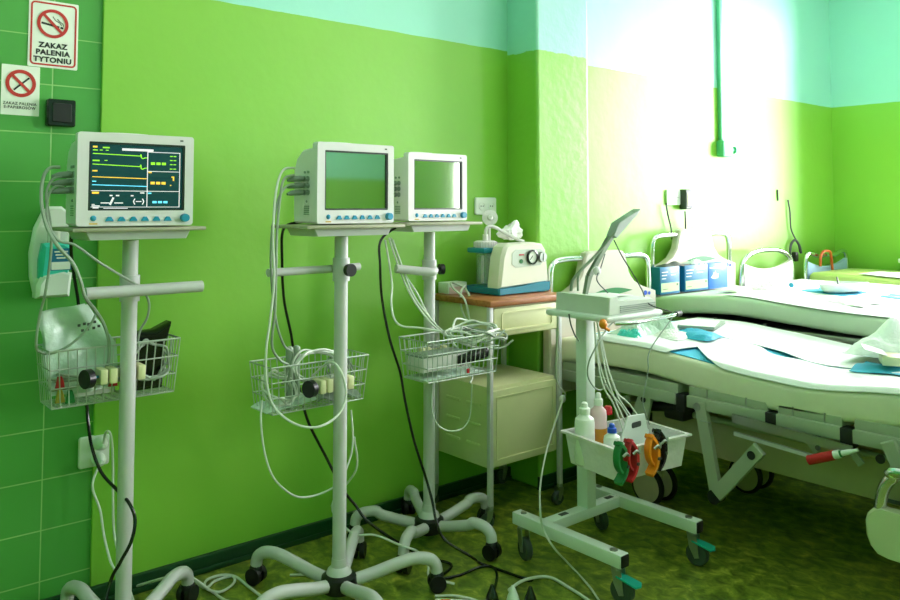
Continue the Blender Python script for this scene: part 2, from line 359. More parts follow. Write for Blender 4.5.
s2 = tag(obj('no_vaping_sign', B().prism(rrect(.1, .145, .002), fn, 0, .0015), 'sign'), 'small white no e-cigarette sign left of the larger sign', 'sign')
c2 = wall_fn(.531, YT, 1.537)
b = ring(B(), .030, .040, c2, .002, .0028); bar(b, -.024, .024, .024, -.024, .008, c2, .002, .003); obj('prohibition_ring', b, 'signred', s2, True)
b = bar(B(), -.018, -.02, .022, .018, .005, c2, .0016, .0024); obj('cigarette_symbol', b, 'ink', s2, True)
text('lettering', 'ZAKAZ PALENIA\nE-PAPIEROSÓW', .0112, lambda u, v, t: (.530+u*.98, YT-.0016-t, 1.4745+v), 'ink', s2, bold=.0002, space=1.0)
fn = wall_fn(.636, YT, 1.457)
k = tag(obj('wall_switch', B().prism(rrect(.077, .08, .006), fn, 0, .032, .004), 'black'), 'black square box switch on the green tiles below the signs', 'switch')
obj('rocker', B().prism(rrect(.052, .056, .004), fn, .031, .035, .002), 'cap', k, True)
# disinfectant dispenser
d = thing('hand_sanitizer_dispenser', (.614, YT, .92), 'white wall dispenser with turquoise bottle behind the lit monitor', 'dispenser')
fn = wall_fn(.614, YT, 1.05)
pl = [(-.03, -.128), (.045, -.128), (.05, -.11), (.052, .06), (.045, .118), (.03, .132), (0, .132), (-.02, .12), (-.042, .07), (-.053, 0), (-.05, -.07), (-.04, -.115)]
obj('backplate', B().prism(pl, fn, 0, .03, .008), 'socket', d, True)
obj('bottle', B().prism([(-.036, -.1), (.042, -.1), (.046, .02), (.03, .032), (-.028, .026), (-.036, -.02)], fn, .028, .075, .012), 'turq', d, True)
obj('bottle_neck', B().cyl((.618, YT-.05, 1.07), (.618, YT-.05, 1.12), .017), 'silicone', d, True)
lb = obj('label_panel', B().prism(rrect(.058, .062, .003), wall_fn(.632, YT, 1.03), .074, .0765), 'label_blue', d, True)
b = B()
for kk in range(3): b.prism(rrect(.036-.006*kk, .004, .001), wall_fn(.632, YT, 1.052-.009*kk), .076, .0772)
obj('print', b, 'sign', lb, True); obj('print_panel', B().prism(rrect(.05, .022, .002), wall_fn(.632, YT, 1.012), .076, .0772), 'paper', lb, True)
obj('lever', B().prism([(-.045, -.128), (.044, -.128), (.05, -.06), (.03, -.052), (-.03, -.062), (-.045, -.09)], fn, .02, .082, .012), 'socket', d, True)
# sockets
def outlet(x, z, w, h, y, label, kinds, grp=None):
    o = thing('wall_socket', (x, y, z-h/2), label, 'socket', grp); fn = wall_fn(x, y, z)
    obj('cover_plate', B().prism(rrect(w, h, .008), fn, 0, .012, .003), 'socket', o, True)
    n = len(kinds); 
    for i, (u, v) in enumerate(kinds):
        f2 = wall_fn(x+u, y, z+v)
        s = obj('receptacle', ring(B(), .014, .019, f2, .011, .0145, 20), 'socket', o, True)
        obj('pin_hole', B().prism(rrect(.005, .005, .002), wall_fn(x+u-.006, y, z+v), .0121, .0128).prism(rrect(.005, .005, .002), wall_fn(x+u+.006, y, z+v), .0121, .0128), 'hole', s, True)
    return o
outlet(.755, .45, .088, .092, YT-.0, 'white double socket low on the tiled wall with two plugs in it', [(.012, .024), (.008, -.022)])
for zz, uu, lab in ((.474, .767, 'upper white plug in the low socket on the tiles'), (.428, .763, 'lower white plug in the low socket on the tiles')):
    p = tag(obj('power_plug', B().lathe([(.019, 0), (.02, .012), (.017, .03), (.009, .042), (.005, .05)], (uu, YT-.0135, zz), rx(PI/2)), 'socket'), lab, 'plug', 'plugs in the low socket')
outlet(2.342, 1.184, .122, .074, YW, 'white double wall socket between the third monitor and the pillar', [(-.025, 0), (.03, 0)])
o = outlet(3.725, 1.232, .125, .083, YW, 'white wall socket beside the dark green box above the second bed', [(-.02, 0), (.032, 0)])
fn = wall_fn(3.82, YW, 1.222)
o = tag(obj('switch_box', B().prism(rrect(.06, .11, .008), fn, 0, .045, .006), 'dgrey'), 'small dark box on the wall right of the white socket', 'box')
obj('front_panel', B().prism(rrect(.036, .07, .004), fn, .044, .048), 'cream', o, True)
# conduit
cd = thing('cable_conduit', (4.19, YW, 1.47), 'green painted conduit running down the bright wall to a junction box', 'conduit')
obj('pipe', B().bb(4.185, 4.225, YW-.026, YW, 1.54, ZC, .008), 'conduit', cd, True)
j = obj('junction_box', B().bb(4.165, 4.275, YW-.05, YW, 1.47, 1.565, .01), 'conduit', cd, True)
obj('cable_gland', B().cyl((4.285, YW-.025, 1.515), (4.31, YW-.025, 1.515), .012).cyl((4.31, YW-.025, 1.515), (4.325, YW-.025, 1.515), .022), 'conduit', j, True)
# cords on the bright wall
cord('hanging_cord', [(3.639, 2.53, 1.201), (3.656, 2.53, 1.137), (3.682, 2.53, 1.067), (3.675, 2.52, 1.004)], .004, 'cap', 'thin black cord hanging from the white socket above the second bed')
cord('hanging_cord', [(3.784, 2.51, 1.158), (3.802, 2.52, 1.082), (3.795, 2.52, 1.001)], .004, 'cap', 'thin black cord hanging from the dark box above the second bed')
cord('hanging_cord', [(4.862, 2.546, 1.29), (4.86, 2.543, 1.22)], .005, 'dgrey', 'short grey cord stub on the bright wall above the arched headboards')
h = cord('hanging_cord', [(4.982, 2.54, 1.225), (4.995, 2.535, 1.148), (5.003, 2.535, 1.045), (5.043, 2.53, 0.98), (5.061, 2.52, 0.948), (5.085, 2.52, 0.889)], .005, 'dgrey', 'dark cord with hook end hanging between the two arched headboards')
obj('hook', B().tube(spline([(4.972, 2.53, 0.867), (4.988, 2.53, 0.937), (5.022, 2.52, 0.968), (5.074, 2.52, 0.934), (5.098, 2.52, 0.882)], 6), .008), 'dgrey', h, True)
obj('grip', B().bb(5.02, 5.06, 2.515, 2.545, .83, .89, .006), 'cap', h, True)
# ------------------------------------------------------------------ monitor stands
def make_stand(x, y, label, rot, foot, bar_kind, bar_z, basket, knob_side):
    t = thing('monitor_stand', (x, y, 0), label, 'stand', 'monitor roll stands')
    obj('hub', B().lathe([(.03, .028), (.048, .035), (.056, .055), (.052, .078), (.03, .09)], n=28), 'hub', t)
    obj('collar', B().lathe([(.024, .084), (.038, .086), (.034, .098), (.024, .106), (.022, .13)], n=24), 'white_metal', t)
    obj('pole', B().cyl((0, 0, .08), (0, 0, 1.09), .0205, n=28), 'white_metal', t)
    for k in range(5):
        a = math.radians(rot + 72*k); c, s = math.cos(a), math.sin(a); R = foot
        pr = [(.045, .06), (.1, .072), (.17, .092), (R-.075, .104), (R-.03, .1), (R-.006, .083), (R, .058)]
        lg = obj('leg', B().tube(spline([(c*r, s*r, z) for r, z in pr], 5), .0185, 12), 'white_metal', t)
        u = V(-s, c, 0); p = V(c*R, s*R, .027)
        b = B()
        for q in (-1, 1): b.cyl(p + u*q*.006, p + u*q*.022, .026, n=20)
        obj('castor', b.sph(p + V(0, 0, .018), (.022, .022, .022)), 'cap', lg)
    # shelf
    obj('shelf_bracket', B().prism([(-.14, 1.118), (.14, 1.118), (.128, 1.094), (-.128, 1.094)], lambda u, v, q: (u, q, v), -.07, .09, .004), 'white_metal', t)
    obj('shelf', B().bb(-.174, .174, -.095, .125, 1.1165, 1.1265, .003), 'shelf', t)
    # handle
    hb = B(); z = bar_z
    if bar_kind == 'front':
        hb.cyl((-.135, -.075, z), (.172, -.075, z), .0155, n=18).cyl((0, -.075, z), (0, -.0, z), .013)
    elif bar_kind == 'back':
        hb.tube(spline([(-.235, .02, z), (-.12, .03, z), (-.07, .032, z), (-.03, .03, z), (.09, .038, z+.002)], 5), .012, 14)
    else:
        hb.tube(spline([(-.16, -.015, z+.012), (-.1, -.03, z+.004), (-.03, -.05, z-.004), (-.005, -.035, z)], 5), .015, 14)
    obj('handle_bar', hb, 'white_metal', t)
    obj('clamp_ring', B().cyl((0, 0, z-.035), (0, 0, z+.035), .026, n=24), 'white_metal', t)
    kx, ky = knob_side
    kd = V(kx, ky, 0).normalized()
    if bar_kind != 'front': obj('knob', B().cyl(kd*.02+V(0, 0, z), kd*.045+V(0, 0, z), .007).cyl(kd*.04+V(0, 0, z), kd*.056+V(0, 0, z), .019, n=18), 'hub', t)
    # basket
    bx0, bx1, by0, by1, bz0, bz1 = basket; w = .0021; b = B(); e = .012
    def loop(z, i, r): b.tube([(bx0+i, by0+i, z), (bx1-i, by0+i, z), (bx1-i, by1-i, z), (bx0+i, by1-i, z)], r, 6, closed=True)
    loop(bz1, 0, .003)
    for q in (.33, .66): loop(bz1-(bz1-bz0)*q, e*q, w)
    loop(bz0, e, w)
    nx = 15; ny = 6
    for k in range(nx+1):
        f = k/nx; xt = bx0+(bx1-bx0)*f; xb = bx0+e+(bx1-bx0-2*e)*f
        b.tube([(xt, by0, bz1), (xb, by0+e, bz0), (xb, by1-e, bz0), (xt, by1, bz1)], w*.8, 6)
    for k in range(1, ny):
        f = k/ny; yt = by0+(by1-by0)*f; yb = by0+e+(by1-by0-2*e)*f
        b.tube([(bx0, yt, bz1), (bx0+e, yb, bz0), (bx1-e, yb, bz0), (bx1, yt, bz1)], w*.8, 6)
    bk = obj('basket', b, 'wire', t)
    zc = (bz0+bz1)/2; yf = by0 if by0 > 0 else by1
    cb = B()
    for dx in (-.062, -.037, .037): cb.bb(dx-.011, dx+.009, yf-(.04 if by0 > 0 and abs(dx) > .02 else .012), yf+.014, zc-.02, zc+.02, .004)
    cb.bb(-.065, .046, yf-.004, yf+.006, zc-.012, zc+.012, .002)
    obj('basket_clamp', cb, 'cream', t)
    if by0 > 0:
        k2 = obj('clamp_screw', B().cyl((-.04, by0-.012, zc), (-.1, by0-.03, zc), .004), 'teal', t)
        obj('knob', B().cyl((-.095, by0-.028, zc), (-.112, by0-.034, zc), .025, n=20), 'hub', k2)
    return t
S1 = (.744, 2.235); S2 = (1.33, 2.096); S3 = (1.81, 2.265)
make_stand(*S1, 'white roll stand carrying the lit monitor, bag in its basket', 32, .28, 'front', .96, (-.19, .155, .032, .165, .655, .805), (1, 0))
make_stand(*S2, 'white roll stand in the middle with a dark-screened monitor and cable coils', 117, .30, 'back', .99, (-.215, .124, .032, .17, .575, .712), (.02, -1))
make_stand(*S3, 'white roll stand next to the cream cabinet with papers in its basket', 213, .262, 'stub', .955, (-.16, .17, -.19, -.035, .6, .735), (1, -.25))
# ------------------------------------------------------------------ patient monitors
MZ = 1.1268
def make_monitor(x, y, label, lit, yaw, sx):
    t = thing('patient_monitor', (x, y, MZ), label, 'monitor', 'patient monitors'); t.rotation_euler = (0, 0, yaw); t.scale = (sx, 1, 1)
    w, h = .145, .246
    rr = rrect(2*w, h-.004, .008)
    F = lambda u, v, q: (u, q, v+h/2+.002)
    # front bezel as a frame around the screen
    sx0, sx1, sz0, sz1 = -.118, .122, .044, .222
    b = B(); n = len(rr); hole = rrect(sx1-sx0, sz1-sz0, .002)
    hole = [(u+(sx0+sx1)/2, v+(sz0+sz1)/2-h/2-.002) for u, v in hole]
    for k in range(n):
        j = (k+1) % n; b.prism([hole[k], rr[k], rr[j], hole[j]], F, 0, .028)
    obj('front_bezel', b, 'casing', t)
    hs = B().prism([(.03, .004), (.146, .004), (.15, .03), (.15, .17), (.132, .205), (.1, .226), (.03, .232)], lambda u, v, q: (q, u, v), -w+.006, w-.006, .006)
    hs.bb(-w+.004, w-.004, .026, .036, .006, h-.006, .003)
    obj('housing', hs, 'casing', t)
    obj('carry_handle', B().tube(spline([(-.07, .1, .226), (-.065, .1, .243), (-.04, .1, .248), (.04, .1, .248), (.065, .1, .243), (.07, .1, .226)], 4), .008), 'casing', t)
    obj('screen_rim', frame2d(B(), sx1-sx0, sz1-sz0, .005, .002, lambda u, v, q: (u+(sx0+sx1)/2, q, v+(sz0+sz1)/2), .002, .012), 'bezel', t)
    sc = obj('screen', B().bb(sx0+.003, sx1-.003, .007, .016, sz0+.003, sz1-.003), ('screen_on' if lit else 'screen_off'), t)
    # buttons
    o = obj('power_button', B().sph((-.105, 0, .024), (.0075, .005, .0075)), 'blue', t)
    for k in range(6):
        cx = -.067+.029*k
        obj('button', B().prism([(-.010, -.006), (.010, -.006), (.009, -.002), (.004, .006), (-.004, .006), (-.009, -.002)], lambda u, v, q, cx=cx: (cx+u, q, .022+v), .001, -.005, .0015), 'blue', t)
    obj('dial', B().cyl((.122, .0, .024), (.122, -.014, .024), .0115, .0105, 24), 'blue', t)
    obj('indicator', B().bb(.108, .116, -.001, .004, .232, .236), 'dgrey', t); obj('indicator', B().bb(-.115, -.095, -.0006, .002, .008, .012), 'gold', t)
    # left side connectors
    b = B()
    for r, zz in enumerate((.158, .138, .118, .097)):
        for yy in ((.062, .082) if r else (.06, .08)):
            R = .0085 if r else .004
            b.cyl((-w+.007, yy, zz), (-w+.002, yy, zz), R, n=14)
            if r: b.lathe([(R*.45, 0), (R*.45, .004), (.001, .004)], (-w+.001, yy, zz), ry(-PI/2), 12)
    obj('connector', b, 'grey', t)
    b = B().sph((-w+.006, .07, .07), .004)
    for q in range(5): b.bb(-w+.004, -w+.0065, .055, .085, .03+.006*q, .033+.006*q)
    obj('side_vent', b, 'grey', t)
    if lit:
        SF = lambda u, v, q: (sx0+.003+u*(sx1-sx0-.006), .0068-q, sz0+.003+v*(sz1-sz0-.006))
        def mk(name, m, items):
            b = B()
            for it in items:
                if it[0] == 'r': b.prism([(it[1], it[2]), (it[3], it[2]), (it[3], it[4]), (it[1], it[4])], SF, 0, .0006)
                else:
                    pts = it[2]
                    for (a0, a1), (c0, c1) in zip(pts[:-1], pts[1:]):
                        d = V((c0-a0)*1.34, c1-a1, 0); nn = V(-d.y/1.34, d.x, 0).normalized()*it[1]/2
                        b.prism([(a0+nn.x, a1+nn.y), (c0+nn.x, c1+nn.y), (c0-nn.x, c1-nn.y), (a0-nn.x, a1-nn.y)], SF, 0, .0006)
            obj(name, b, m, sc)
        r = lambda a, b_, c, d: ('r', a, b_, c, d)
        mk('grid_frame', 'e_white', [r(.6, .04, .608, .895), r(.6, .887, .965, .897), r(.957, .04, .965, .89), r(.02, .277, .965, .286), r(.6, .587, .96, .596), r(.02, .032, .965, .04)])
        mk('header_bar', 'e_white', [r(.33, .9, .665, .935)])
        mk('trace', 'e_green', [('l', .012, [(.03, .84), (.525, .825), (.53, .85), (.535, .80), (.55, .785), (.575, .80), (.6, .80)]), ('l', .012, [(.03, .68), (.525, .66), (.53, .69), (.535, .63), (.55, .62), (.575, .64), (.6, .64)]),
            r(.13, .925, .2, .945), r(.03, .885, .08, .9), r(.1, .89, .13, .9), r(.16, .89, .19, .9), r(.03, .725, .1, .745), r(.15, .735, .18, .745),
            r(.64, .695, .685, .735), r(.70, .695, .745, .735), r(.76, .695, .805, .735)] + [r(x0, z, x0+.03, z+.014) for x0 in (.85, .89) for z in (.83, .765, .7, .63)])
        mk('trace', 'e_yellow', [('l', .012, [(.03, .49), (.6, .475)]), r(.03, .93, .075, .955), r(.03, .57, .08, .59), r(.03, .235, .1, .265), r(.615, .565, .65, .585),
            r(.64, .39, .685, .43), r(.70, .39, .745, .43), r(.76, .39, .805, .43), r(.87, .5, .9, .52), r(.885, .45, .9, .5), r(.855, .37, .87, .385)])
        mk('trace', 'e_blue', [('l', .012, [(.03, .37), (.6, .355)]), r(.03, .415, .07, .43), r(.615, .24, .65, .26), r(.665, .095, .71, .13), r(.725, .095, .77, .13), r(.785, .095, .83, .13)])
        mk('reading', 'e_white', [r(.12, .09, .21, .105), r(.26, .09, .35, .105), ('l', .022, [(.215, .07), (.25, .18)]), r(.21, .2, .24, .22), r(.275, .2, .31, .22), r(.43, .2, .46, .22), r(.53, .245, .575, .262),
            ('l', .012, [(.475, .165), (.462, .13), (.462, .11), (.475, .075)]), ('l', .012, [(.555, .165), (.568, .13), (.568, .11), (.555, .075)]), r(.485, .115, .545, .128), r(.03, .045, .11, .06), r(.04, .015, .1, .03), r(.15, .008, .4, .022), r(.03, .07, .06, .08)])
    return t
make_monitor(.732, 2.155, 'patient monitor with lit dark screen of coloured traces', True, -.05, 1.03)
make_monitor(1.352, 2.045, 'dark-screened patient monitor on the middle stand', False, .0, .955)
make_monitor(1.828, 2.235, 'dark-screened patient monitor on the stand nearest the pillar', False, .0, .94)
# plugs in the monitors' left sides
for (mx, my, nm, cnt, yaw) in ((.732, 2.155, 'lit monitor', 3, -.05), (1.352, 2.045, 'middle monitor', 3, 0), (1.828, 2.235, 'monitor nearest the pillar', 3, 0)):
    for k in range(cnt):
        zz = MZ + (.138, .118, .097)[k]
        tag(obj('cord_plug', B().tube([V(mx, my, zz) + rz(yaw) @ V(-.14-q, .082, -w_) for q, w_ in ((0, 0), (.012, 0), (.035, .002), (.052, .006))], [.008, .0095, .0085, .004], 12), 'plug'),
            ('top', 'middle', 'bottom')[k] + ' grey plug in the left side of the ' + nm, 'plug', 'plugs in the monitors')
# ------------------------------------------------------------------ bedside cabinet
def castor(parent, x, y, r, mw='wheel', brake=None, w=.02, top=None, ang=0, name='castor'):
    """swivel castor: fork and stem with the wheel as a sub-part"""
    top = top or 2*r + .03; b = B(); c, s = math.cos(ang), math.sin(ang); ax = V(-s, c, 0); d = V(c, s, 0); o = V(x, y, 0)
    b.cyl(o + V(0, 0, top-.012), o + V(0, 0, top), r*.45)
    for q in (-1, 1):
        pl = [(-.3*r, top-.012), (.55*r, top-.012), (.75*r, r*.8), (.35*r, r*.7), (-.1*r, 1.6*r)]
        b.prism(pl, lambda u, v, t: o + d*u + ax*t + V(0, 0, v), q*(w/2+.001), q*(w/2+.004))
    b.cyl(o + d*.5*r - ax*(w/2+.006) + V(0, 0, r), o + d*.5*r + ax*(w/2+.006) + V(0, 0, r), r*.16, n=10)
    f = obj(name, b, 'steel', parent, True)
    p = o + d*.5*r + V(0, 0, r)
    wb = B().lathe([(r*.3, -w/2), (r*.86, -w/2), (r, -w*.3), (r, w*.3), (r*.86, w/2), (r*.3, w/2)], p, Matrix((d, V(0, 0, 1), ax)).transposed(), 24)
    obj('wheel', wb, mw, f, True)
    if brake:
        obj('brake_pedal', B().prism([(.1*r, -w*.75), (1.9*r, -w*.9), (2.1*r, 0), (1.9*r, w*.9), (.1*r, w*.75)], lambda u, v, t: o + d*u + ax*v + V(0, 0, 2.12*r - .25*u + t), 0, .006, .002), brake, f, True)
    return f
C = thing('bedside_cabinet', (2.24, 2.365, 0), 'cream metal bedside cabinet with wooden top between the stands and the pillar', 'cabinet')
obj('tabletop', B().bb(2.04, 2.47, 2.19, 2.545, .806, .83, .004), 'wood', C, True)
b = B().bb(2.06, 2.425, 2.212, 2.525, .69, .806, .004)
dr = obj('drawer', b, 'cream', C, True)
b = B().bb(2.068, 2.418, 2.2, 2.213, .695, .8, .005)
frame2d(b, .28, .07, .006, .014, lambda u, v, t: (2.245+u, 2.2-t, .748+v), -.002, .0035)
obj('drawer_front', b, 'cream', dr, True)
for x, y in ((2.052, 2.206), (2.43, 2.206), (2.052, 2.525), (2.43, 2.525)):
    lg = obj('leg', B().bb(x-.009, x+.009, y-.009, y+.009, .075, .806, .002), 'white_metal', C, True)
    castor(lg, x, y, .026, 'wheel', w=.024, top=.08, ang=.6+x)
bx = B().bb(2.064, 2.42, 2.222, 2.53, .205, .505, .004)
for r in range(3):
    for q in range(2): bx.bb(2.058, 2.066, 2.27+.12*q, 2.35+.12*q, .425-.075*r, .437-.075*r, .003)
cs = obj('locker', bx, 'cream', C, True)
b = B().bb(2.066, 2.418, 2.21, 2.223, .212, .492, .004); frame2d(b, .31, .235, .005, .006, lambda u, v, t: (2.242+u, 2.21-t, .352+v), -.001, .003)
dd = obj('door', b, 'cream', cs, True)
b = B().bb(2.062, 2.07, 2.206, 2.214, .26, .29, .002).bb(2.062, 2.07, 2.206, 2.214, .41, .44, .002)
obj('handle_knob', B().sph((2.43, 2.188, .415), (.016, .012, .016)), 'bottle', C, True)
# ------------------------------------------------------------------ suction pump
S = thing('suction_pump', (2.28, 2.35, .83), 'cream and teal suction pump with gauge on the wooden cabinet top', 'pump')
wave = [(2.145, .834), (2.415, .834), (2.42, .868), (2.39, .872), (2.34, .87), (2.27, .86), (2.145, .857)]
obj('base', B().prism(wave, lambda u, v, t: (u, t, v), 2.245, 2.45, .006).bb(2.16, 2.19, 2.26, 2.29, .829, .836).bb(2.37, 2.4, 2.26, 2.29, .829, .836), 'teal', S, True)
prof = [(2.152, .855), (2.418, .866), (2.414, .93), (2.404, .992), (2.386, 1.016), (2.34, 1.024), (2.205, 1.022), (2.182, 1.01), (2.166, .97)]
b = B().prism(prof, lambda u, v, t: (u, t, v), 2.25, 2.33, .012)
b.prism([(2.245, .857), (2.418, .866), (2.412, .93), (2.398, .99), (2.375, 1.015), (2.245, 1.02)], lambda u, v, t: (u, t, v), 2.32, 2.445, .01)
body = obj('body', b, 'pump_cream', S, True)
pn = obj('control_panel', B().prism([(-.09, -.02), (-.07, -.034), (.06, -.03), (.082, -.012), (.082, .022), (.06, .032), (-.07, .034), (-.088, .02)], lambda u, v, t: (2.305+u, 2.25-t, .965+v), -.002, .0015), 'ecg', S, True)
g = obj('gauge', B().lathe([(.025, 0), (.0275, 0), (.0285, .01), (.0235, .012), (.0235, .004)], (2.318, 2.25, .968), rx(PI/2)), 'black', S, True)
obj('dial_face', B().cyl((2.318, 2.2455, .968), (2.318, 2.244, .968),  .023, n=24), 'sign', g, True)
obj('needle', bar(B(), -.012, -.01, .004, .006, .003, lambda u, v, t: (2.318+u, 2.2438-t, .968+v), 0, .0006), 'ink', g, True)
obj('vacuum_knob', B().cyl((2.372, 2.25, .966), (2.372, 2.236, .966), .021, .019, 20).bb(2.3705, 2.3735, 2.233, 2.24, .953, .98), 'steel', S, True)
obj('switch', B().cyl((2.262, 2.2505, .954), (2.262, 2.246, .954), .0085, n=18), 'green', S, True)
obj('marking', B().bb(2.252, 2.278, 2.2475, 2.2495, .976, .981), 'red', S, True)
jar = obj('collection_jar', B().lathe([(.033, .862), (.036, .87), (.037, .98), (.034, .984), (.031, .98), (.030, .872)], (2.192, 2.378, 0), n=24), 'clear', S, True)
obj('graduation_rod', B().bb(2.163, 2.17, 2.36, 2.37, .87, .975).bb(2.19, 2.2, 2.343, 2.348, .88, .97), 'silicone', jar, True)
obj('jar_holder', B().bb(2.148, 2.25, 2.335, 2.44, .984, 1.004, .006), 'teal', S, True)
b = B().lathe([(.042, 1.004), (.044, 1.008), (.044, 1.026), (.036, 1.03)], (2.198, 2.385, 0), n=26)
for k in range(26): b.bb(2.198+.0445*math.cos(k*2*PI/26)-.0015, 2.198+.0445*math.cos(k*2*PI/26)+.0015, 2.385+.0445*math.sin(k*2*PI/26)-.0015, 2.385+.0445*math.sin(k*2*PI/26)+.0015, 1.006, 1.026)
lid = obj('jar_lid', b.cyl((2.185, 2.37, 1.03), (2.185, 2.37, 1.055), .011).cyl((2.213, 2.38, 1.03), (2.213, 2.38, 1.09), .006), 'casing', S, True)
obj('bacteria_filter', B().lathe([(.008, -.02), (.012, -.008), (.03, -.004), (.031, .004), (.012, .008), (.008, .02)], (2.213, 2.375, 1.118), rz(-.65) @ rx(PI/2-.15)), 'silicone', S, True)
obj('suction_tube', B().tube(spline([(2.185, 2.37, 1.05), (2.184, 2.365, 1.075), (2.198, 2.36, 1.085), (2.225, 2.352, 1.08), (2.26, 2.34, 1.06), (2.3, 2.31, 1.035), (2.325, 2.3, 1.026)], 6), .0065, 10), 'silicone', S, True)
def crumple(name, c, r, m, seed, label, cat, amp=.35, n=22, flatb=True):
    rnd = random.Random(seed); b = B().sph(c, r, n); ks = [(V(rnd.uniform(-1, 1), rnd.uniform(-1, 1), rnd.uniform(-1, 1)).normalized(), rnd.uniform(3, 7), rnd.uniform(0, 6)) for _ in range(9)]
    for v in b.v:
        d = v - V(c); u = V(d.x/r[0], d.y/r[1], d.z/r[2]); f = 1 + amp*sum(math.sin(k.dot(u)*w+p) for k, w, p in ks)/4.
        v.x = c[0]+d.x*f; v.y = c[1]+d.y*f; v.z = max(c[2]-r[2], c[2]+d.z*f) if flatb else c[2]+d.z*f
    return tag(obj(name, b, m, flat=True), label, cat)
S.location = (2.325, 2.395, .83); S.scale = (1.08, 1, 1.06)
crumple('glove', (2.372, 2.42, 1.078), (.054, .035, .036), 'tissue', 4, 'crumpled white glove lying on top of the suction pump', 'glove', .55)
k = tag(obj('tissue_carton', B().bb(2.075, 2.175, 2.475, 2.54, .8305, .875, .003), 'paper'), 'small white and pink carton at the back of the wooden cabinet top', 'box')
obj('pink_panel', B().bb(2.08, 2.17, 2.4735, 2.476, .8305, .858), 'pink', k, True)
cord('tube_coil', [(2.05, 2.32, .842), (2.075, 2.36, .85), (2.11, 2.42, .86), (2.07, 2.45, .88), (2.04, 2.40, .86), (2.035, 2.34, .835), (2.03, 2.31, .8), (2.033, 2.30, .74), (2.04, 2.35, .78), (2.06, 2.38, .845), (2.1, 2.40, .87)], .004, 'cable', 'pale tubing looped over the left edge of the wooden cabinet top', 'tube')
tag(obj('power_plug', B().lathe([(.006, 0), (.014, .008), (.017, .03), (.008, .045), (.005, .055)], (2.03, 2.3, .685), n=14), 'gcable'), 'pale plug dangling at the left side of the cream cabinet', 'plug')
# ------------------------------------------------------------------ trolley
T = thing('equipment_trolley', (2.19, 1.8, 0), 'pale green steel trolley on four castors beside the first bed', 'trolley')
post = obj('post', B().bb(2.166, 2.214, 1.840, 1.888, .14, .812, .004), 'tray', T, True)
for x in (1.967, 2.362):
    rl = obj('base_rail', B().bb(x-.02, x+.02, 1.53, 1.985, .108, .148, .003), 'tray', T, True)
    obj('end_cap', B().bb(x-.0175, x+.0175, 1.526, 1.532, .1105, .1455, .003), 'cap', rl, True)
    obj('bolt', B().cyl((x, 1.57, .147), (x, 1.57, .151), .012).cyl((x, 1.95, .147), (x, 1.95, .151), .01), 'steel', rl, True)
    for y, br in ((1.56, 'brake'), (1.955, None)): castor(rl, x, y, .037, 'wheel', br, .024, .11, -PI/2+.25 if br else -PI/2-.3)
cr = obj('cross_rail', B().bb(1.985, 2.344, 1.84, 1.882, .11, .146, .003), 'tray', T, True)
obj('slot_plate', B().bb(2.05, 2.085, 1.853, 1.87, .1455, .1475).bb(2.29, 2.325, 1.853, 1.87, .1455, .1475), 'dgrey', cr, True)
obj('tray_top', B().bb(2.035, 2.335, 1.64, 1.91, .81, .83, .008), 'tray', T, True)
hr = obj('side_rail', B().tube(spline([(2.06, 1.63, .808), (2.12, 1.6, .81), (2.3, 1.6, .814), (2.36, 1.605, .816)], 5), .0065, 10).tube([(2.325, 1.72, .816), (2.37, 1.72, .816)], .0055, 8), 'chrome', T, True)
obj('rubber_tip', B().cyl((2.355, 1.605, .816), (2.385, 1.607, .817), .0095), 'cap', hr, True)
# ECG recorder
G = thing('ecg_recorder', (2.185, 1.77, .83), 'pale grey-green ECG recorder on top of the trolley', 'recorder')
b = B().prism([(2.06, .8305), (2.31, .8305), (2.312, .858), (2.3, .868), (2.11, .874), (2.098, .887), (2.063, .888)], lambda u, v, t: (u, t, v), 1.655, 1.885, .004)
obj('case', b, 'ecg', G, True)
b = B().prism([(2.112, .8745), (2.3, .8685), (2.3, .872), (2.16, .8785), (2.112, .879)], lambda u, v, t: (u, t, v), 1.665, 1.86, .002)
obj('lid', b, 'ecg_top', G, True)
b = B()
for q in range(4): b.bb(2.118, 2.308, 1.652, 1.656, .836+.006*q, .839+.006*q)
obj('paper_slot', b, 'grey', G, True)
obj('chart_paper', B().grid(lambda u, v: (2.13+.12*u, 1.70+.1*v, .8795+.004*math.sin(u*3)), 6, 4, .001), 'paper', G, True)
# cable arm standing up from the recorder
A = None
def blade(pts, w0, name, m, parent, y0=1.83):
    """flat bar following px outline in a vertical plane with real depth along the room"""
    b = B(); n = len(pts)
    for (x0, z0, t0), (x1, z1, t1) in zip(pts[:-1], pts[1:]):
        d = V(x1-x0, z1-z0, 0).normalized(); nn = V(-d.y, d.x, 0)
        b.prism([(x0+nn.x*t0, z0+nn.y*t0), (x1+nn.x*t1, z1+nn.y*t1), (x1-nn.x*t1, z1-nn.y*t1), (x0-nn.x*t0, z0-nn.y*t0)], lambda u, v, t: (u, t, v), y0-w0, y0+w0)
    return obj(name, b, m, parent, True)
p0 = (2.151, 1.83, 0.897); p1 = (2.173, 1.83, 0.94); p2 = (2.239, 1.83, 1.014); p3 = (2.331, 1.83, 1.104); p4 = (2.431, 1.83, 1.162)
A = blade([(p0[0], .8775, .006), (p1[0], p1[2], .010), (p2[0], p2[2], .008), (p3[0], p3[2], .006), (p4[0], p4[2], .005)], .007, 'cable_arm', 'olive', G)
q0 = (2.29, 1.83, 1.076); q1 = (2.319, 1.83, 1.122); q2 = (2.389, 1.83, 1.151); q3 = (2.45, 1.83, 1.173); q4 = (2.431, 1.83, 1.154); q5 = (2.371, 1.83, 1.111); q6 = (2.307, 1.83, 1.069)
obj('plate', B().prism([(q[0], q[2]) for q in (q0, q1, q2, q3, q4, q5, q6)][::-1], lambda u, v, t: (u, t, v), 1.812, 1.848, .003), 'grey', A, True)
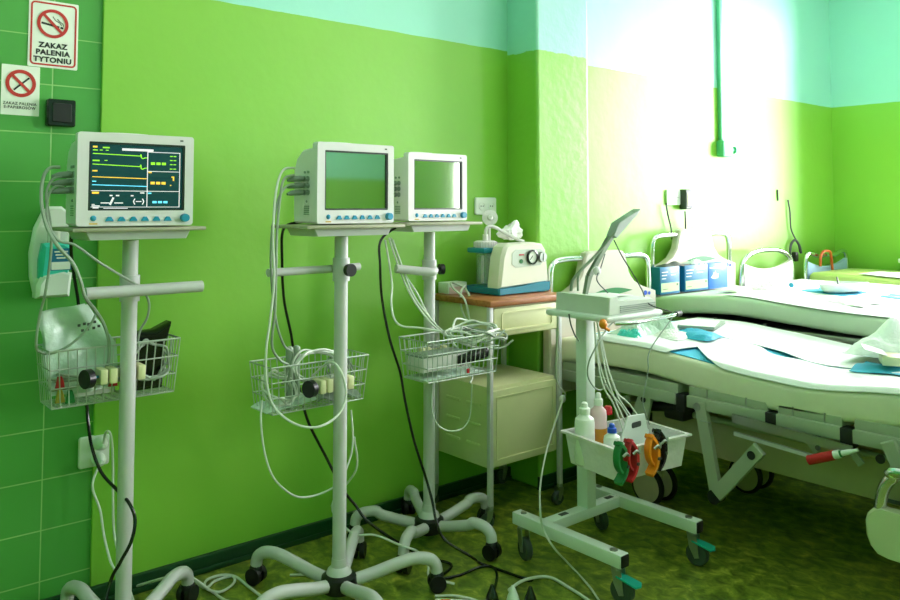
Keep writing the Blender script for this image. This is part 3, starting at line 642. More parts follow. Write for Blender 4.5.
obj('support_tube', B().tube(spline([(2.09, 1.84, 0.893), (2.101, 1.84, 0.93), (2.154, 1.84, 0.968), (2.235, 1.84, 1.017), (2.28, 1.84, 1.062), (2.314, 1.84, 1.093)], 6), .0055, 10), 'olive', A, True)
obj('support_tube', B().tube(spline([(2.092, 1.81, 0.896), (2.109, 1.82, 0.951), (2.167, 1.82, 0.99), (2.238, 1.82, 1.036), (2.3, 1.82, 1.087)], 6), .004, 8), 'olive', A, True)
obj('connector', B().sph((2.18, 1.8, 0.959), (.014, .014, .016)), 'casing', A, True)
cord('lead_cord', [(2.261, 1.83, 1.013), (2.202, 1.8, 0.972), (2.155, 1.78, 0.931), (2.2, 1.77, .885)], .0022, 'dgrey', 'thin dark lead hanging from the grey arm onto the recorder')
cord('lead_cord', [(2.313, 1.83, 1.061), (2.319, 1.8, 1.005), (2.309, 1.75, 0.952), (2.312, 1.71, 0.892), (2.268, 1.65, 0.853), (2.33, 1.603, .825)], .0022, 'dgrey', 'thin dark lead running from the grey arm down to the trolley rail')
cord('lead_cord', [(2.335, 1.603, .808), (2.202, 1.6, 0.713), (2.19, 1.6, 0.65), (2.194, 1.62, 0.576), (2.215, 1.64, 0.53), (2.28, 1.66, .44)], .002, 'grey', 'thin lead hanging from the trolley rail into the white bin')
tag(obj('electrode_bulb', B().sph((2.001, 1.63, 0.813), (.013, .013, .016)).cyl((2.01, 1.63, 0.8), (2.03, 1.63, 0.791), .005), 'orange'), 'orange electrode bulb hanging under the trolley top', 'electrode')
cord('lead_cord', [(2.114, 1.66, 0.822), (2.028, 1.64, 0.791), (1.959, 1.62, 0.754), (1.944, 1.64, 0.701), (1.962, 1.66, 0.652), (1.991, 1.66, 0.614), (2.049, 1.68, 0.593), (2.074, 1.68, 0.611)], .0025, 'gcable', 'grey lead looping below the trolley top beside the post')
cord('lead_cord', [(1.977, 1.75, 0.834), (1.987, 1.75, 0.798), (2.017, 1.76, 0.761), (2.083, 1.8, 0.73)], .0025, 'dgrey', 'short dark lead under the left edge of the trolley top')
for k, pts in enumerate((
    [(2.102, 1.75, 0.797), (2.079, 1.72, 0.695), (2.059, 1.68, 0.607), (2.089, 1.66, 0.543)],
    [(2.117, 1.75, 0.796), (2.105, 1.72, 0.702), (2.085, 1.68, 0.62), (2.104, 1.66, 0.544)],
    [(2.106, 1.75, 0.77), (2.089, 1.72, 0.677), (2.084, 1.68, 0.594), (2.135, 1.66, 0.526)],
    [(2.127, 1.75, 0.768), (2.125, 1.72, 0.667), (2.115, 1.68, 0.599), (2.125, 1.66, 0.547)],
    [(2.137, 1.75, 0.75), (2.135, 1.72, 0.646), (2.13, 1.68, 0.575), (2.172, 1.66, 0.53)],
    )):
    cord('lead_cord', pts + [(2.12+.03*k, 1.64, .44)], .0026, 'cable', 'pale leads bundled beside the trolley post and dropping into the white bin', group='bundled electrode leads')
# bin
N_ = thing('storage_bin', (2.15, 1.63, .355), 'translucent white plastic bin clipped to the trolley post', 'bin')
def frustum(b, x0, x1, y0, y1, z0, z1, ins, th):
    def lp(z, i): return [(x0+i, y0+i, z), (x1-i, y0+i, z), (x1-i, y1-i, z), (x0+i, y1-i, z)]
    rings = [lp(z0, ins), lp(z1-.006, .002), lp(z1-.006, -.01), lp(z1, -.01), lp(z1, th), lp(z0+th, ins+th)]
    vs = [p for r in rings for p in r]; fs = [(0, 1, 2, 3), (20, 21, 22, 23)]
    for i in range(5): fs += [(i*4+k, i*4+(k+1) % 4, (i+1)*4+(k+1) % 4, (i+1)*4+k) for k in range(4)]
    return b.add(vs, fs)
obj('tub', frustum(B(), 1.965, 2.272, 1.515, 1.755, .354, .456, .014, .004), 'silicone', N_, True)
obj('hanger', B().bb(2.15, 2.215, 1.75, 1.845, .405, .425, .003), 'tray', N_, True); N_.rotation_euler = (0, 0, -.13)
def bottle(x, y, z0, h, r, mcap, label, liquid=None, m='bottle'):
    o = thing('bottle', (x, y, z0), label, 'bottle')
    obj('body', B().lathe([(r*.92, 0), (r, .005), (r, h*.66), (r*.93, h*.73), (r*.5, h*.79), (r*.46, h*.82)], n=22), m, o)
    obj('cap', B().lathe([(r*.55, h*.81), (r*.55, h*.9), (r*.36, h*.92), (r*.32, h*.98), (r*.2, h)], n=16), mcap, o)
    if liquid: obj('label_band', B().lathe([(r*1.0, h*.08), (r*1.02, h*.09), (r*1.02, h*.46), (r, h*.47)], n=22), liquid, o)
bottle(2.010, 1.716, .362, .192, .032, 'bottle', 'white squeeze bottle with white cap at the left end of the bin')
bottle(2.086, 1.722, .362, .21, .027, 'bottle', 'bottle with amber lower half and white cap in the bin', 'amber', 'pink')
bottle(2.008, 1.605, .362, .148, .026, 'bluecap', 'small white bottle with blue nozzle in the bin', 'grey')
K = thing('hand_caddy', (2.165, 1.665, .362), 'pale caddy with handle slot standing in the middle of the white bin', 'caddy')
pl = [(-.065, 0), (.065, 0), (.06, .075), (.045, .125), (-.03, .13), (-.062, .07)]
hole = rrect(.042, .016, .005, 3)
b = B().prism(pl, lambda u, v, t: (u, t, v), -.03, -.024, .001).bb(-.06, .06, -.03, .03, 0, .006).bb(-.064, -.06, -.03, .03, 0, .07).bb(.06, .064, -.03, .03, 0, .075).prism([(-.065, 0), (.065, 0), (.062, .07), (-.062, .07)], lambda u, v, t: (u, t, v), .026, .03, .001)
K.scale = (1.15, 1, 1.1); obj('body', b, 'tray', K); obj('handle_slot', B().prism(rrect(.042, .016, .005), lambda u, v, t: (.005+u, t, .1+v), -.0315, -.0295), 'dgrey', K)
tag(obj('screw_lid', B().lathe([(.014, 0), (.014, .02), (.01, .026)], (2.133, 1.72, 0.495), n=16), 'red'), 'small red cap behind the amber bottle in the bin', 'cap')
tag(obj('blue_wrapper', B().prism([(-.03, 0), (.03, .004), (.036, .085), (-.02, .08)], lambda u, v, t: (2.222+u*.8, 1.65+t, .367+v), 0, .012, .002), 'box_lime'), 'pale wrapper standing beside the caddy in the bin', 'wrapper')
def clamp(x, y, z, m, label, side):
    """limb electrode clamp: two curved jaws with a metal spring clip, hooked over the bin's front rim"""
    o = thing('electrode_clamp', (x, y, z), label, 'clamp', 'limb electrode clamps')
    def jaw(sgn, len_=1.):
        n = 10; oa = []; ia = []
        for k in range(n+1):
            a = math.radians(-62 + 124*k/n)*len_
            oa.append((sgn*(.075*math.cos(a)-.05), .075*math.sin(a)*.95)); ia.append((sgn*((.075-.014*(1-abs(k/n-.5)*.8))*math.cos(a)-.05), .062*math.sin(a)))
        return oa + ia[::-1]
    obj('jaw', B().prism(jaw(side), lambda u, v, t: (u, t, v), -.018, .012, .003), m, o)
    obj('jaw', B().prism([(u*.6-.012*side, v*.75+.014) for u, v in jaw(-side)], lambda u, v, t: (u, t, v), -.014, .008, .002), m, o)
    obj('spring_clip', B().tube(spline([(-.012*side, -.02, .022), (.0, -.024, .03), (.016*side, -.02, .02), (.022*side, -.018, .035)], 4), .004, 8), 'steel', o)
    obj('electrode_button', B().cyl((.012*side, -.018, -.012), (.012*side, -.022, -.012), .005), 'dgrey', o)
clamp(1.942, 1.522, .425, 'green', 'green limb clamp hooked over the near corner of the white bin', 1)
clamp(1.978, 1.513, .428, 'red', 'red limb clamp beside the green one on the bin rim', 1)
clamp(2.068, 1.503, .428, 'orange', 'orange limb clamp on the front rim of the white bin', 1)
clamp(2.108, 1.505, .436, 'black', 'black limb clamp right of the orange one on the bin rim', 1)
# ------------------------------------------------------------------ beds
def sweep(x0, x1, prof, th, r=.02, nx=10):
    """mattress-like slab: prof = [(y, z_top)...] swept along the room, rounded edges"""
    pr = spline([(0, y, z) for y, z in prof], 6); b = B(); sec = []
    w = x1-x0
    for cx, cz, a0 in ((w-r, -r, 0), (r, -r, 90), (r, -th+r, 180), (w-r, -th+r, 270)):
        for k in range(5): a = math.radians(a0+90*k/4); sec.append((cx+r*math.cos(a), cz+r*math.sin(a)))
    n = len(sec); vs = [(x0+u, p.y, p.z+v) for p in pr for u, v in sec]; m = len(pr)
    fs = [(i*n+k, i*n+(k+1) % n, (i+1)*n+(k+1) % n, (i+1)*n+k) for i in range(m-1) for k in range(n)]
    # rounded head and foot ends
    for e, sg in ((0, 1), (m-1, -1)):
        p = pr[e]; o = len(vs); c = (w/2, -th/2)
        vs += [(x0+c[0]+(u-c[0])*.985, p.y+sg*r*.8, p.z+c[1]+(v-c[1])*.72) for u, v in sec]
        fs += [(e*n+k, e*n+(k+1) % n, o+(k+1) % n, o+k) for k in range(n)] + [tuple(range(o, o+n))]
    return b.add(vs, fs)
def zt(prof, y):
    for (y0, z0), (y1, z1) in zip(prof[:-1], prof[1:]):
        if y1 <= y <= y0: return z0+(z1-z0)*(y0-y)/(y0-y1)
    return prof[0][1] if y > prof[0][0] else prof[-1][1]
def headboard(parent, x0, w, y, zb, z0, swoosh):
    """moulded headboard: panel with a raised centre, chrome grab tubes either side; z0 = shoulder height"""
    def pt(u): return x0 + w*u
    top = [(0, 0), (.06, .012), (.14, .028), (.22, .055), (.275, .1), (.30, .16), (.325, .193), (.36, .2)]
    poly = [(pt(0), zb)] + [(pt(u), z0+v) for u, v in top] + [(pt(1-u), z0+v) for u, v in top[::-1]] + [(pt(1), zb)]
    hb = obj('headboard', B().prism(poly, lambda u, v, t: (u, t, v), y-.025, y+.02, .008), 'plastic', parent, True)
    for s in (0, 1):
        q = (lambda u: pt(u)) if not s else (lambda u: pt(1-u))
        obj('grab_tube', B().tube(spline([(q(.32), y, z0+.17), (q(.2), y, z0+.172), (q(.09), y, z0+.165), (q(.05), y, z0+.14), (q(.04), y, z0+.09), (q(.04), y, z0-.01)], 6), .013, 12), 'chrome', hb, True)
    if swoosh:
        n = 14; up = [(-1+2*k/n, .018*math.cos((-1+2*k/n)*PI/2)) for k in range(n+1)]; lo = [(u, -.012*math.cos(u*PI/2)) for u, v in up[::-1]]
        obj('green_emblem', B().prism([(pt(.56)+u*.14, swoosh+v) for u, v in up+lo[1:-1]], lambda u, v, t: (u, y-.025-t, v), -.001, .002), 'green', hb, True)
    obj('maker_dot', B().cyl((pt(.88), y-.024, z0-.005), (pt(.88), y-.028, z0-.005), .011).cyl((pt(.92), y-.024, z0-.008), (pt(.92), y-.028, z0-.008), .008), 'bluecap', hb, True)
    return hb
# --- first bed
BD = thing('hospital_bed', (2.88, 1.2, 0), 'nearest hospital bed with cream headboard, behind the trolley', 'bed', 'hospital beds')
P1 = [(2.27, .638), (2.15, .652), (2.05, .657), (1.86, .659), (1.70, .645), (1.53, .63), (1.26, .613), (.95, .64), (.6, .66), (.28, .665)]
obj('mattress', sweep(2.50, 3.30, P1, .098), 'vinyl', BD, True)
headboard(BD, 2.475, .74, 2.32, .40, .785, .80)
fb = obj('footboard', B().prism([(2.475, .36), (3.215, .36), (3.215, .78), (3.07, .84), (2.62, .84), (2.475, .78)], lambda u, v, t: (u, t, v), .18, .225, .008), 'plastic', BD, True)
for y0, y1 in ((2.25, 1.70), (1.655, 1.36), (1.325, 1.12), (1.085, .26)):
    zc0, zc1 = .497, .49; d = obj('deck_section', B().bb(2.50, 3.28, y1, y0, .507, .545, .004).bb(2.485, 2.515, y1, y0, .474, .515, .003).bb(3.27, 3.3, y1, y0, .474, .515, .003), 'bed_metal', BD, True)
    for f in (.25, .75):
        yy = y0+(y1-y0)*f
        obj('bracket', B().cyl((2.505, yy, .47), (2.505, yy, .545), .006), 'steel', d, True)
for yy in (1.678, 1.342, 1.103): obj('hinge_block', B().bb(2.482, 2.53, yy-.018, yy+.018, .455, .515, .003), 'cap', BD, True)
# underframe
uf = obj('underframe', B().bb(2.64, 2.70, .35, 2.1, .27, .40, .01).bb(3.08, 3.14, .35, 2.1, .27, .40, .01).bb(2.64, 3.14, 1.9, 2.06, .28, .39, .01).bb(2.64, 3.14, .4, .56, .28, .39, .01), 'beige', BD, True)
obj('label_strip', B().bb(2.637, 2.641, .95, 1.06, .276, .288), 'dgrey', uf, True)
obj('frame_tube', B().cyl((2.6, 2.1, .42), (2.6, .4, .42), .011), 'bed_metal', BD, True)
obj('cross_tube', B().cyl((2.53, 1.95, .44), (3.25, 1.95, .44), .016).cyl((2.53, .95, .44), (3.25, .95, .44), .016), 'bed_metal', BD, True)
obj('lift_arm', B().prism([(1.98, .40), (1.9, .40), (1.66, .5), (1.74, .5)], lambda u, v, t: (t, u, v), 2.72, 2.76, .004).prism([(.6, .40), (.52, .40), (.8, .5), (.88, .5)], lambda u, v, t: (t, u, v), 2.72, 2.76, .004), 'bed_metal', BD, True)
obj('actuator', B().cyl((2.85, 1.75, .43), (2.85, 1.35, .40), .03).bb(2.79, 2.9, 1.7, 1.88, .38, .47, .02), 'cap', BD, True)
obj('crank_motor', B().bb(2.535, 2.62, 1.70, 1.79, .40, .475, .015).cyl((2.55, 1.74, .45), (2.55, 1.85, .43), .018), 'cap', BD, True)
b = B().prism([(1.90, .39), (1.87, .47), (1.85, .487), (1.82, .487), (1.808, .47), (1.83, .38)], lambda u, v, t: (t, u, v), 2.49, 2.505, .002)
br = obj('rail_bracket', b, 'bed_metal', BD, True); obj('hole', B().cyl((2.488, 1.842, .466), (2.492, 1.842, .466), .011), 'cap', br, True)
# side-rail linkage
def strap(name, a, c, w, m='bed_metal', x=2.49, t=.02):
    d = V(c[0]-a[0], c[1]-a[1], 0).normalized(); n = V(-d.y, d.x, 0)*w/2
    return obj(name, B().prism([(a[0]+n.x, a[1]+n.y), (c[0]+n.x, c[1]+n.y), (c[0]-n.x, c[1]-n.y), (a[0]-n.x, a[1]-n.y)], lambda u, v, q: (q, u, v), x-t/2, x+t/2, .003), m, BD, True)
l1 = strap('linkage_arm', (1.60, .50), (1.545, .205), .042); obj('rubber_foot', B().cyl((2.47, 1.545, .195), (2.51, 1.545, .195), .024), 'cap', l1, True)
[obj('bolt', b_, 'steel', l1, True) for b_ in (B().cyl((2.478, 1.61, .485), (2.482, 1.61, .485), .014), B().cyl((2.478, 1.595, .44), (2.4795, 1.555, .44), .002))]
l2 = strap('linkage_arm', (1.535, .205), (1.375, .395), .046, x=2.475); obj('bolt', B().cyl((2.462, 1.40, .37), (2.467, 1.40, .37), .014), 'cap', l2, True)
l3 = strap('linkage_arm', (2.47, 1.47, 0.476)[1:], (2.47, 1.077, 0.457)[1:], .028, 'steel', 2.47, .008); [obj('bolt', b_, 'dgrey', l3, True) for b_ in (B().cyl((2.463, 1.18, .444), (2.467, 1.18, .444), .008), B().cyl((2.463, 1.105, .442), (2.467, 1.105, .442), .008))]
strap('linkage_arm', (2.5, 1.481, 0.418)[1:], (2.5, 1.184, 0.402)[1:], .012, 'white_metal', 2.5, .012)
l4 = strap('linkage_arm', (2.47, 0.978, 0.508)[1:], (2.47, 0.935, 0.409)[1:], .04, x=2.47); obj('bolt', B().cyl((2.455, .995, .455), (2.46, .995, .455), .013), 'cap', l4, True)
for a, c in (((2.52, 1.259, 0.471), (2.52, 1.206, 0.412)), ((2.52, 1.128, 0.469), (2.52, 1.073, 0.407))): strap('linkage_arm', a[1:], c[1:], .022, x=2.52, t=.01)
h0 = V((2.45, 1.201, 0.405)); h1 = V((2.45, 1.124, 0.438)); h2 = V((2.46, 1.058, 0.466)); hx = h1+(h2-h1)*.25; hy = h1+(h2-h1)*.6
rh = obj('release_lever', B().cyl(h1, hx, .0125, n=14).cyl(hx, hy, .009, .008, 14).cyl(hy, h2, .008, .004, 14), 'tray', BD, True)
obj('red_grip', B().cyl(h0, h1, .0145, n=16), 'red', rh, True)
obj('dark_band', B().cyl(hx, hx+(hy-hx)*.25, .0098, n=14), 'green', rh, True)
# folded-down side rail, its end shows at the frame's right edge
sr = obj('side_rail', B().prism([(1.018, .25), (1.02, .29), (1.013, .312), (1.0, .327), (.98, .335), (.3, .335), (.28, .3), (.28, .22), (.3, .2), (.965, .2), (.99, .205), (1.008, .223)], lambda u, v, t: (t, u, v), 2.40, 2.44, .008), 'rail_cream', BD, True)
obj('chrome_tube', B().tube(spline([(2.42, .985, .33), (2.42, .975, .38), (2.42, .95, .42), (2.42, .90, .44), (2.42, .4, .44), (2.42, .35, .42), (2.42, .33, .33)], 6), .0165, 14), 'chrome', sr, True)
for x, y in ((2.73, 2.0), (3.15, 1.82), (2.73, .45), (3.1, .45)):
    cw = obj('castor', B().bb(x-.045, x+.045, y-.045, y+.045, .12, .28, .015).prism([(-.05, .09), (.05, .09), (.04, .15), (-.04, .15)], lambda u, v, t: (x+t, y+u, v), -.03, .03, .004), 'beige', BD, True)
    for q in (-1, 1): obj('wheel', B().lathe([(.02, -.012), (.058, -.012), (.072, -.009), (.075, 0), (.072, .009), (.058, .012), (.02, .012)], (x+q*.045, y-.03, .075), ry(PI/2), 28), 'cap', cw, True); obj('wheel_cover', B().cyl((x+q*.045-.0135, y-.03, .075), (x+q*.045+.0135, y-.03, .075), .06, n=26), 'beige', cw, True)
# bedding on the first bed
def lay(name, fx0, fx1, y0, y1, prof, m, dz, label, cat, nu=26, nv=60, th=.0025, wr=.0025, seed=1, group=None, shear=0., hang=False):
    rnd = random.Random(seed); ph = [(rnd.uniform(6, 26), rnd.uniform(6, 26), rnd.uniform(0, 6)) for _ in range(6)]
    def fn(u, v):
        y = y0+(y1-y0)*v; x = fx0(y)+(fx1(y)-fx0(y))*u
        y += shear*(fx0(y)-2.499)*(1-u)**2
        zd = -.014*max(0, 1-(x-2.499)/.02)**2 if hang else 0
        return (x, y, zd+zt(prof, y)+dz+th+wr*(1+sum(math.sin(a*x+b_*y+p) for a, b_, p in ph)/4))
    return tag(obj(name, B().grid(fn, nu, nv, th), m), label, cat, group)
P1s = [(p.y, p.z) for p in spline([(0, y, z) for y, z in P1], 6)]
lay('underpad', lambda y: 2.518, lambda y: 3.28, 2.2, .4, P1s, 'pad', .0005, 'blue underpad showing beneath the white sheets on the nearest bed', 'underpad', wr=.0008)
def edge(y): return 2.499 + .2*math.exp(-((y-1.64)/.05)**2)
def seam(y): return 2.86 + .05*math.sin(y*4.2+.4) + .015*math.sin(y*17)
def gap(y): return .015 + .06*max(0, math.sin(y*13+1.0))**2
lay('bed_sheet', edge, lambda y: seam(y)-gap(y), 2.12, .42, P1s, 'sheet', .009, 'white paper sheet along the near side of the nearest bed', 'sheet', nu=40, nv=140, seed=3, shear=.65, hang=True)
lay('bed_sheet', seam, lambda y: 3.285, 2.12, .42, P1s, 'sheet', .009, 'white paper sheet along the far side of the nearest bed', 'sheet', nv=140, seed=5)
# --- second bed
B2 = thing('hospital_bed', (3.78, 1.3, 0), 'second hospital bed, blue cartons standing at its head', 'bed', 'hospital beds')
P2 = [(2.42, .733), (2.25, .752), (2.0, .768), (1.75, .757), (1.45, .742), (1.15, .738), (.8, .745), (.4, .745)]
P2s = [(p.y, p.z) for p in spline([(0, y, z) for y, z in P2], 6)]
obj('mattress', sweep(3.37, 4.2, P2, .085), 'vinyl2', B2, True)
headboard(B2, 3.40, .79, 2.475, .45, .862, .897)
obj('footboard', B().prism([(3.4, .4), (4.19, .4), (4.19, .82), (4.05, .88), (3.55, .88), (3.4, .82)], lambda u, v, t: (u, t, v), .30, .345, .008), 'plastic', B2, True)
obj('deck', B().bb(3.39, 4.18, .36, 2.42, .60, .645, .006).bb(3.385, 3.41, .36, 2.42, .57, .61, .003).bb(4.16, 4.185, .36, 2.42, .57, .61, .003), 'steel', B2, True)
b = B()
for y in (2.1, 1.85, 1.4, .9): b.cyl((3.395, y, .6), (3.395, y, .66), .006)
obj('post_pin', b, 'white_metal', B2, True)
obj('underframe', B().bb(3.5, 3.56, .5, 2.2, .3, .42, .01).bb(4.02, 4.08, .5, 2.2, .3, .42, .01).bb(3.5, 4.08, 2.0, 2.15, .31, .6, .01).bb(3.5, 4.08, .55, .7, .31, .6, .01), 'beige', B2, True)
for x, y in ((3.53, 2.1), (4.05, 2.1), (3.53, .6), (4.05, .6)):
    cw = obj('castor', B().bb(x-.03, x+.03, y-.035, y+.035, .1, .31, .012), 'beige', B2, True)
    for q in (-1, 1): obj('wheel', B().lathe([(.02, -.012), (.07, -.01), (.075, 0), (.07, .01), (.02, .012)], (x+q*.042, y-.03, .075), ry(PI/2), 24), 'cap', cw, True)
lay('bed_sheet', lambda y: 3.378+.012*math.sin(y*7), lambda y: 4.185, 2.05, .45, P2s, 'sheet', .001, 'white sheet covering the second bed', 'sheet', seed=9)
# --- two arch-headed beds by the end wall
def arch_bed(x0, w, pan, mat_m, mz, label, panelm, rise=0., ph=.83):
    o = thing('arched_bed', (x0+w/2, 1.4, 0), label, 'bed')
    y = 2.44
    h = obj('head_frame', B().tube(spline([(x0, y, .05), (x0, y, .5), (x0+.005, y, .80), (x0+.05, y, .885), (x0+w*.3, y, pan+.02), (x0+w*.5, y, pan+.025), (x0+w*.7, y, pan+.02), (x0+w-.05, y, .885), (x0+w-.005, y, .80), (x0+w, y, .5), (x0+w, y, .05)], 6), .014, 12), 'chrome', o, True)
    poly = [(x0+.02, .5), (x0+w-.02, .5), (x0+w-.02, ph)] + [(x0+w-.02-(w-.04)*k/10, ph+.07*abs(k/5-1)**2*.6-.015) for k in range(11)]
    obj('head_panel', B().prism(poly, lambda u, v, t: (u, t, v), y-.012, y+.012, .004), panelm, h, True)
    f = obj('foot_frame', B().tube(spline([(x0, .35, .05), (x0, .35, .7), (x0+.06, .35, .78), (x0+w-.06, .35, .78), (x0+w, .35, .7), (x0+w, .35, .05)], 6), .014, 12), 'chrome', o, True)
    obj('bed_frame', B().bb(x0, x0+.03, .35, 2.44, mz-.14, mz-.1, .004).bb(x0+w-.03, x0+w, .35, 2.44, mz-.14, mz-.1, .004).bb(x0, x0+w, .4, 2.42, mz-.115, mz-.105), 'white_metal', o, True)
    obj('mattress', sweep(x0+.01, x0+w-.01, [(2.40, mz+rise), (2.1, mz+rise), (1.7, mz+rise*.3), (1.0, mz), (.4, mz)], .1), mat_m, o, True)
    return o
arch_bed(4.22, .60, .9, 'vinyl2', .735, 'arch-headed bed with white head panel, next to the second bed', 'casing')
arch_bed(4.98, .60, .845, 'lime', .752, 'arch-headed bed with pale blue head panel and lime mattress in the far corner', 'box_bluepale', .018, .81)
lay('bed_sheet', lambda y: 4.225, lambda y: 4.815, 2.38, .5, [(2.4, .735), (1.8, .738), (1.0, .735), (.4, .735)], 'sheet', .001, 'white sheet on the arch-headed bed with the white panel', 'sheet', seed=11)
lay('bed_sheet', lambda y: 5.0+.01*math.sin(y*9), lambda y: 5.3+.22*(2.2-y)/1.8, 2.12, .5, [(2.4, .770), (2.1, .770), (1.7, .7575), (1.0, .754), (.4, .754)], 'sheet', .004, 'white sheet half covering the lime mattress in the far corner', 'sheet', seed=12)
st = tag(obj('orange_strap', B().tube(spline([(5.14, 2.415, .80), (5.14, 2.412, .86), (5.17, 2.41, .892), (5.22, 2.41, .897), (5.27, 2.41, .885), (5.29, 2.412, .83), (5.30, 2.412, .77)], 6), .0085, 8), 'orange_deep'), 'orange strap looped over the arch of the pale blue panel', 'strap')
# ------------------------------------------------------------------ things lying on the beds
def carton(x0, x1, y0, y1, z, h, label, bright):
    o = thing('glove_carton', ((x0+x1)/2, (y0+y1)/2, z), label, 'box', 'blue cartons at the head of the second bed')
    obj('box', B().bb(x0, x1, y0, y1, z, z+h, .002), 'box_bright' if bright else 'box_blue', o, True)
    w = x1-x0
    if not bright:
        obj('label_panel', B().bb(x0+.008, x1-.008, y0-.0012, y0+.001, z+.012, z+.056), 'box_lime', o, True)
        b = B()
        for r in range(3):
            for q in range(2-(r > 1)): b.bb(x0+.015+.45*w*q, x0+.015+.45*w*q+w*(.3-.05*r), y0-.0012, y0+.001, z+.108-.016*r, z+.112-.016*r)
        obj('print', b, 'sign', o, True)
        obj('small_print', B().bb(x1-.03, x1-.018, y0-.002, y0, z+.04, z+.05).bb(x0+.02, x0+.06, y0-.002, y0, z+.024, z+.027), 'dgrey', o, True)
    else:
        b = B().bb(x0+.012, x0+w*.68, y0-.0012, y0+.001, z+.108, z+.115)
        b.prism([(0, 0), (.02, .012), (.03, .03), (.038, .018), (.045, .036), (.055, .016), (.075, .02), (.07, -.004), (.03, -.008)], lambda u, v, t: (x0+.02+u, y0-t, z+.06+v), -.001, .0012)
        obj('print', b, 'sign', o, True)
zb = .757
carton(3.372, 3.54, 2.385, 2.445, .744, .135, 'dark blue carton at the left end of the row on the second bed', False)
carton(3.585, 3.80, 2.385, 2.445, .744, .135, 'dark blue carton in the middle of the row on the second bed', False)
carton(3.805, 3.99, 2.385, 2.445, .744, .135, 'bright blue carton with white print at the right end of the row', True)
tag(obj('dark_pouch', B().grid(lambda u, v: (3.42+.22*u, 2.388+.055*v, .881+.018*math.sin(u*PI)*math.sin(v*PI)+.004*math.sin(u*14)), 12, 6, .003), 'dgrey'), 'dark pouch lying on top of the blue cartons', 'pouch')
tag(obj('film_wrapper', B().grid(lambda u, v: (3.66+.14*u, 2.388+.055*v, .882+.02*math.sin(u*PI)*math.sin(v*PI)+.006*math.sin(u*18+v*7)), 12, 6, .002), 'film'), 'shiny wrapper lying on top of the blue cartons', 'wrapper')
# kidney dish on the second bed
o = thing('kidney_dish', (3.97, 1.77, .765), 'white kidney dish lying on a blue pad on the second bed', 'dish')
tag(obj('blue_pad', B().grid(lambda u, v: (3.84+.27*u, 1.70+.2*v, zt(P2s, 1.70+.2*v)+.009+.002*math.sin(u*9)), 10, 8, .002), 'pad'), 'blue pad under the kidney dish on the second bed', 'pad')
n = 30; rim = []
for k in range(n):
    a = 2*PI*k/n; rim.append((.15*math.cos(a), .068*math.sin(a)-.024*math.cos(a)**2))
vs = []; 
for s_, z_ in ((.78, .008), (.92, .02), (1, .045), (1.04, .047), (1.0, .049), (.9, .024), (.74, .013)): vs += [(x*s_*math.cos(-.25)-y*s_*math.sin(-.25), x*s_*math.sin(-.25)+y*s_*math.cos(-.25), z_) for x, y in rim]
fs = [tuple(range(n))[::-1], tuple(range(6*n, 7*n))] + [(i*n+k, i*n+(k+1) % n, (i+1)*n+(k+1) % n, (i+1)*n+k) for i in range(6) for k in range(n)]
obj('bowl', B().add(vs, fs), 'tray', o)
tag(obj('spoon_handle', B().tube([(3.95, 1.77, .795), (3.985, 1.79, .822), (4.0, 1.80, .835)], .004), 'dgrey'), 'dark handle tip sticking out of the kidney dish', 'instrument')
def heap(name, c, sx, sy, h, m, label, cat, seed, n=16):
    rnd = random.Random(seed); ph = [(rnd.uniform(4, 16), rnd.uniform(4, 16), rnd.uniform(0, 6)) for _ in range(5)]
    def fn(u, v):
        e = max(0, 1-(2*u-1)**4)*max(0, 1-(2*v-1)**4)
        return (c[0]+sx*(u-.5)*(1+.1*math.sin(5*v+seed)), c[1]+sy*(v-.5)*(1+.1*math.sin(6*u+seed)), c[2]+e*h*(.55+.45*abs(sum(math.sin(a*u+b_*v+p) for a, b_, p in ph)/2.2)))
    return tag(obj(name, B().grid(fn, n, n, .002), m, flat=True), label, cat)
heap('tissue', (3.63, 2.12, .772), .2, .12, .02, 'tissue', 'crumpled white tissue in front of the cartons on the second bed', 'tissue', 3)
heap('tissue', (3.80, 2.05, .773), .25, .14, .04, 'tissue', 'larger crumpled white tissue in the middle of the second bed', 'tissue', 5)
tag(obj('blue_stopper', B().sph((3.80, 1.93, .80), (.012, .012, .012)), 'blue'), 'small round blue stopper on the white tissue of the second bed', 'stopper')
heap('tissue', (3.66, 1.6, .757), .2, .2, .015, 'tissue', 'flat white tissue near the edge of the second bed', 'tissue', 8)
tag(obj('blue_pad', B().grid(lambda u, v: (4.02+.15*u, 1.45+.16*v, zt(P2s, 1.45+.16*v)+.009+.003*math.sin(u*9)), 10, 8, .002), 'pad'), 'small blue pad near the right end of the second bed', 'pad')
# head end of the first bed: wrappers, stack of papers
z1 = .679
heap('wrapper', (2.66, 2.0, z1-.005), .16, .14, .045, 'film', 'clear crumpled wrapper on the nearest bed behind the trolley', 'wrapper', 21)
heap('wrapper', (2.78, 1.98, z1-.005), .12, .16, .05, 'film', 'second crumpled clear wrapper, right of the first on the nearest bed', 'wrapper', 23)
heap('cloth', (2.60, 1.98, z1-.006), .07, .1, .03, 'turq', 'turquoise cloth under the clear wrappers on the nearest bed', 'cloth', 24)
heap('blue_pad', (2.80, 1.82, z1-.008), .14, .18, .03, 'pad', 'blue pad folded up at the head of the nearest bed', 'pad', 25)
heap('tissue', (2.72, 1.86, z1-.006), .14, .12, .02, 'tissue', 'white tissue beside the folded blue pad on the nearest bed', 'tissue', 26)
b = B().box((0, 0, .008), (.22, .15, .012), .002); pb = thing('paper_stack', (3.02, 1.93, z1-.004), 'stack of papers on the nearest bed beside the wrappers', 'papers')
pb.rotation_euler = (0, 0, .35)
obj('booklet', b, 'grey', pb); obj('top_sheet', B().box((-.01, .005, .0155), (.2, .14, .002), 0, rz(.08)), 'paper', pb)
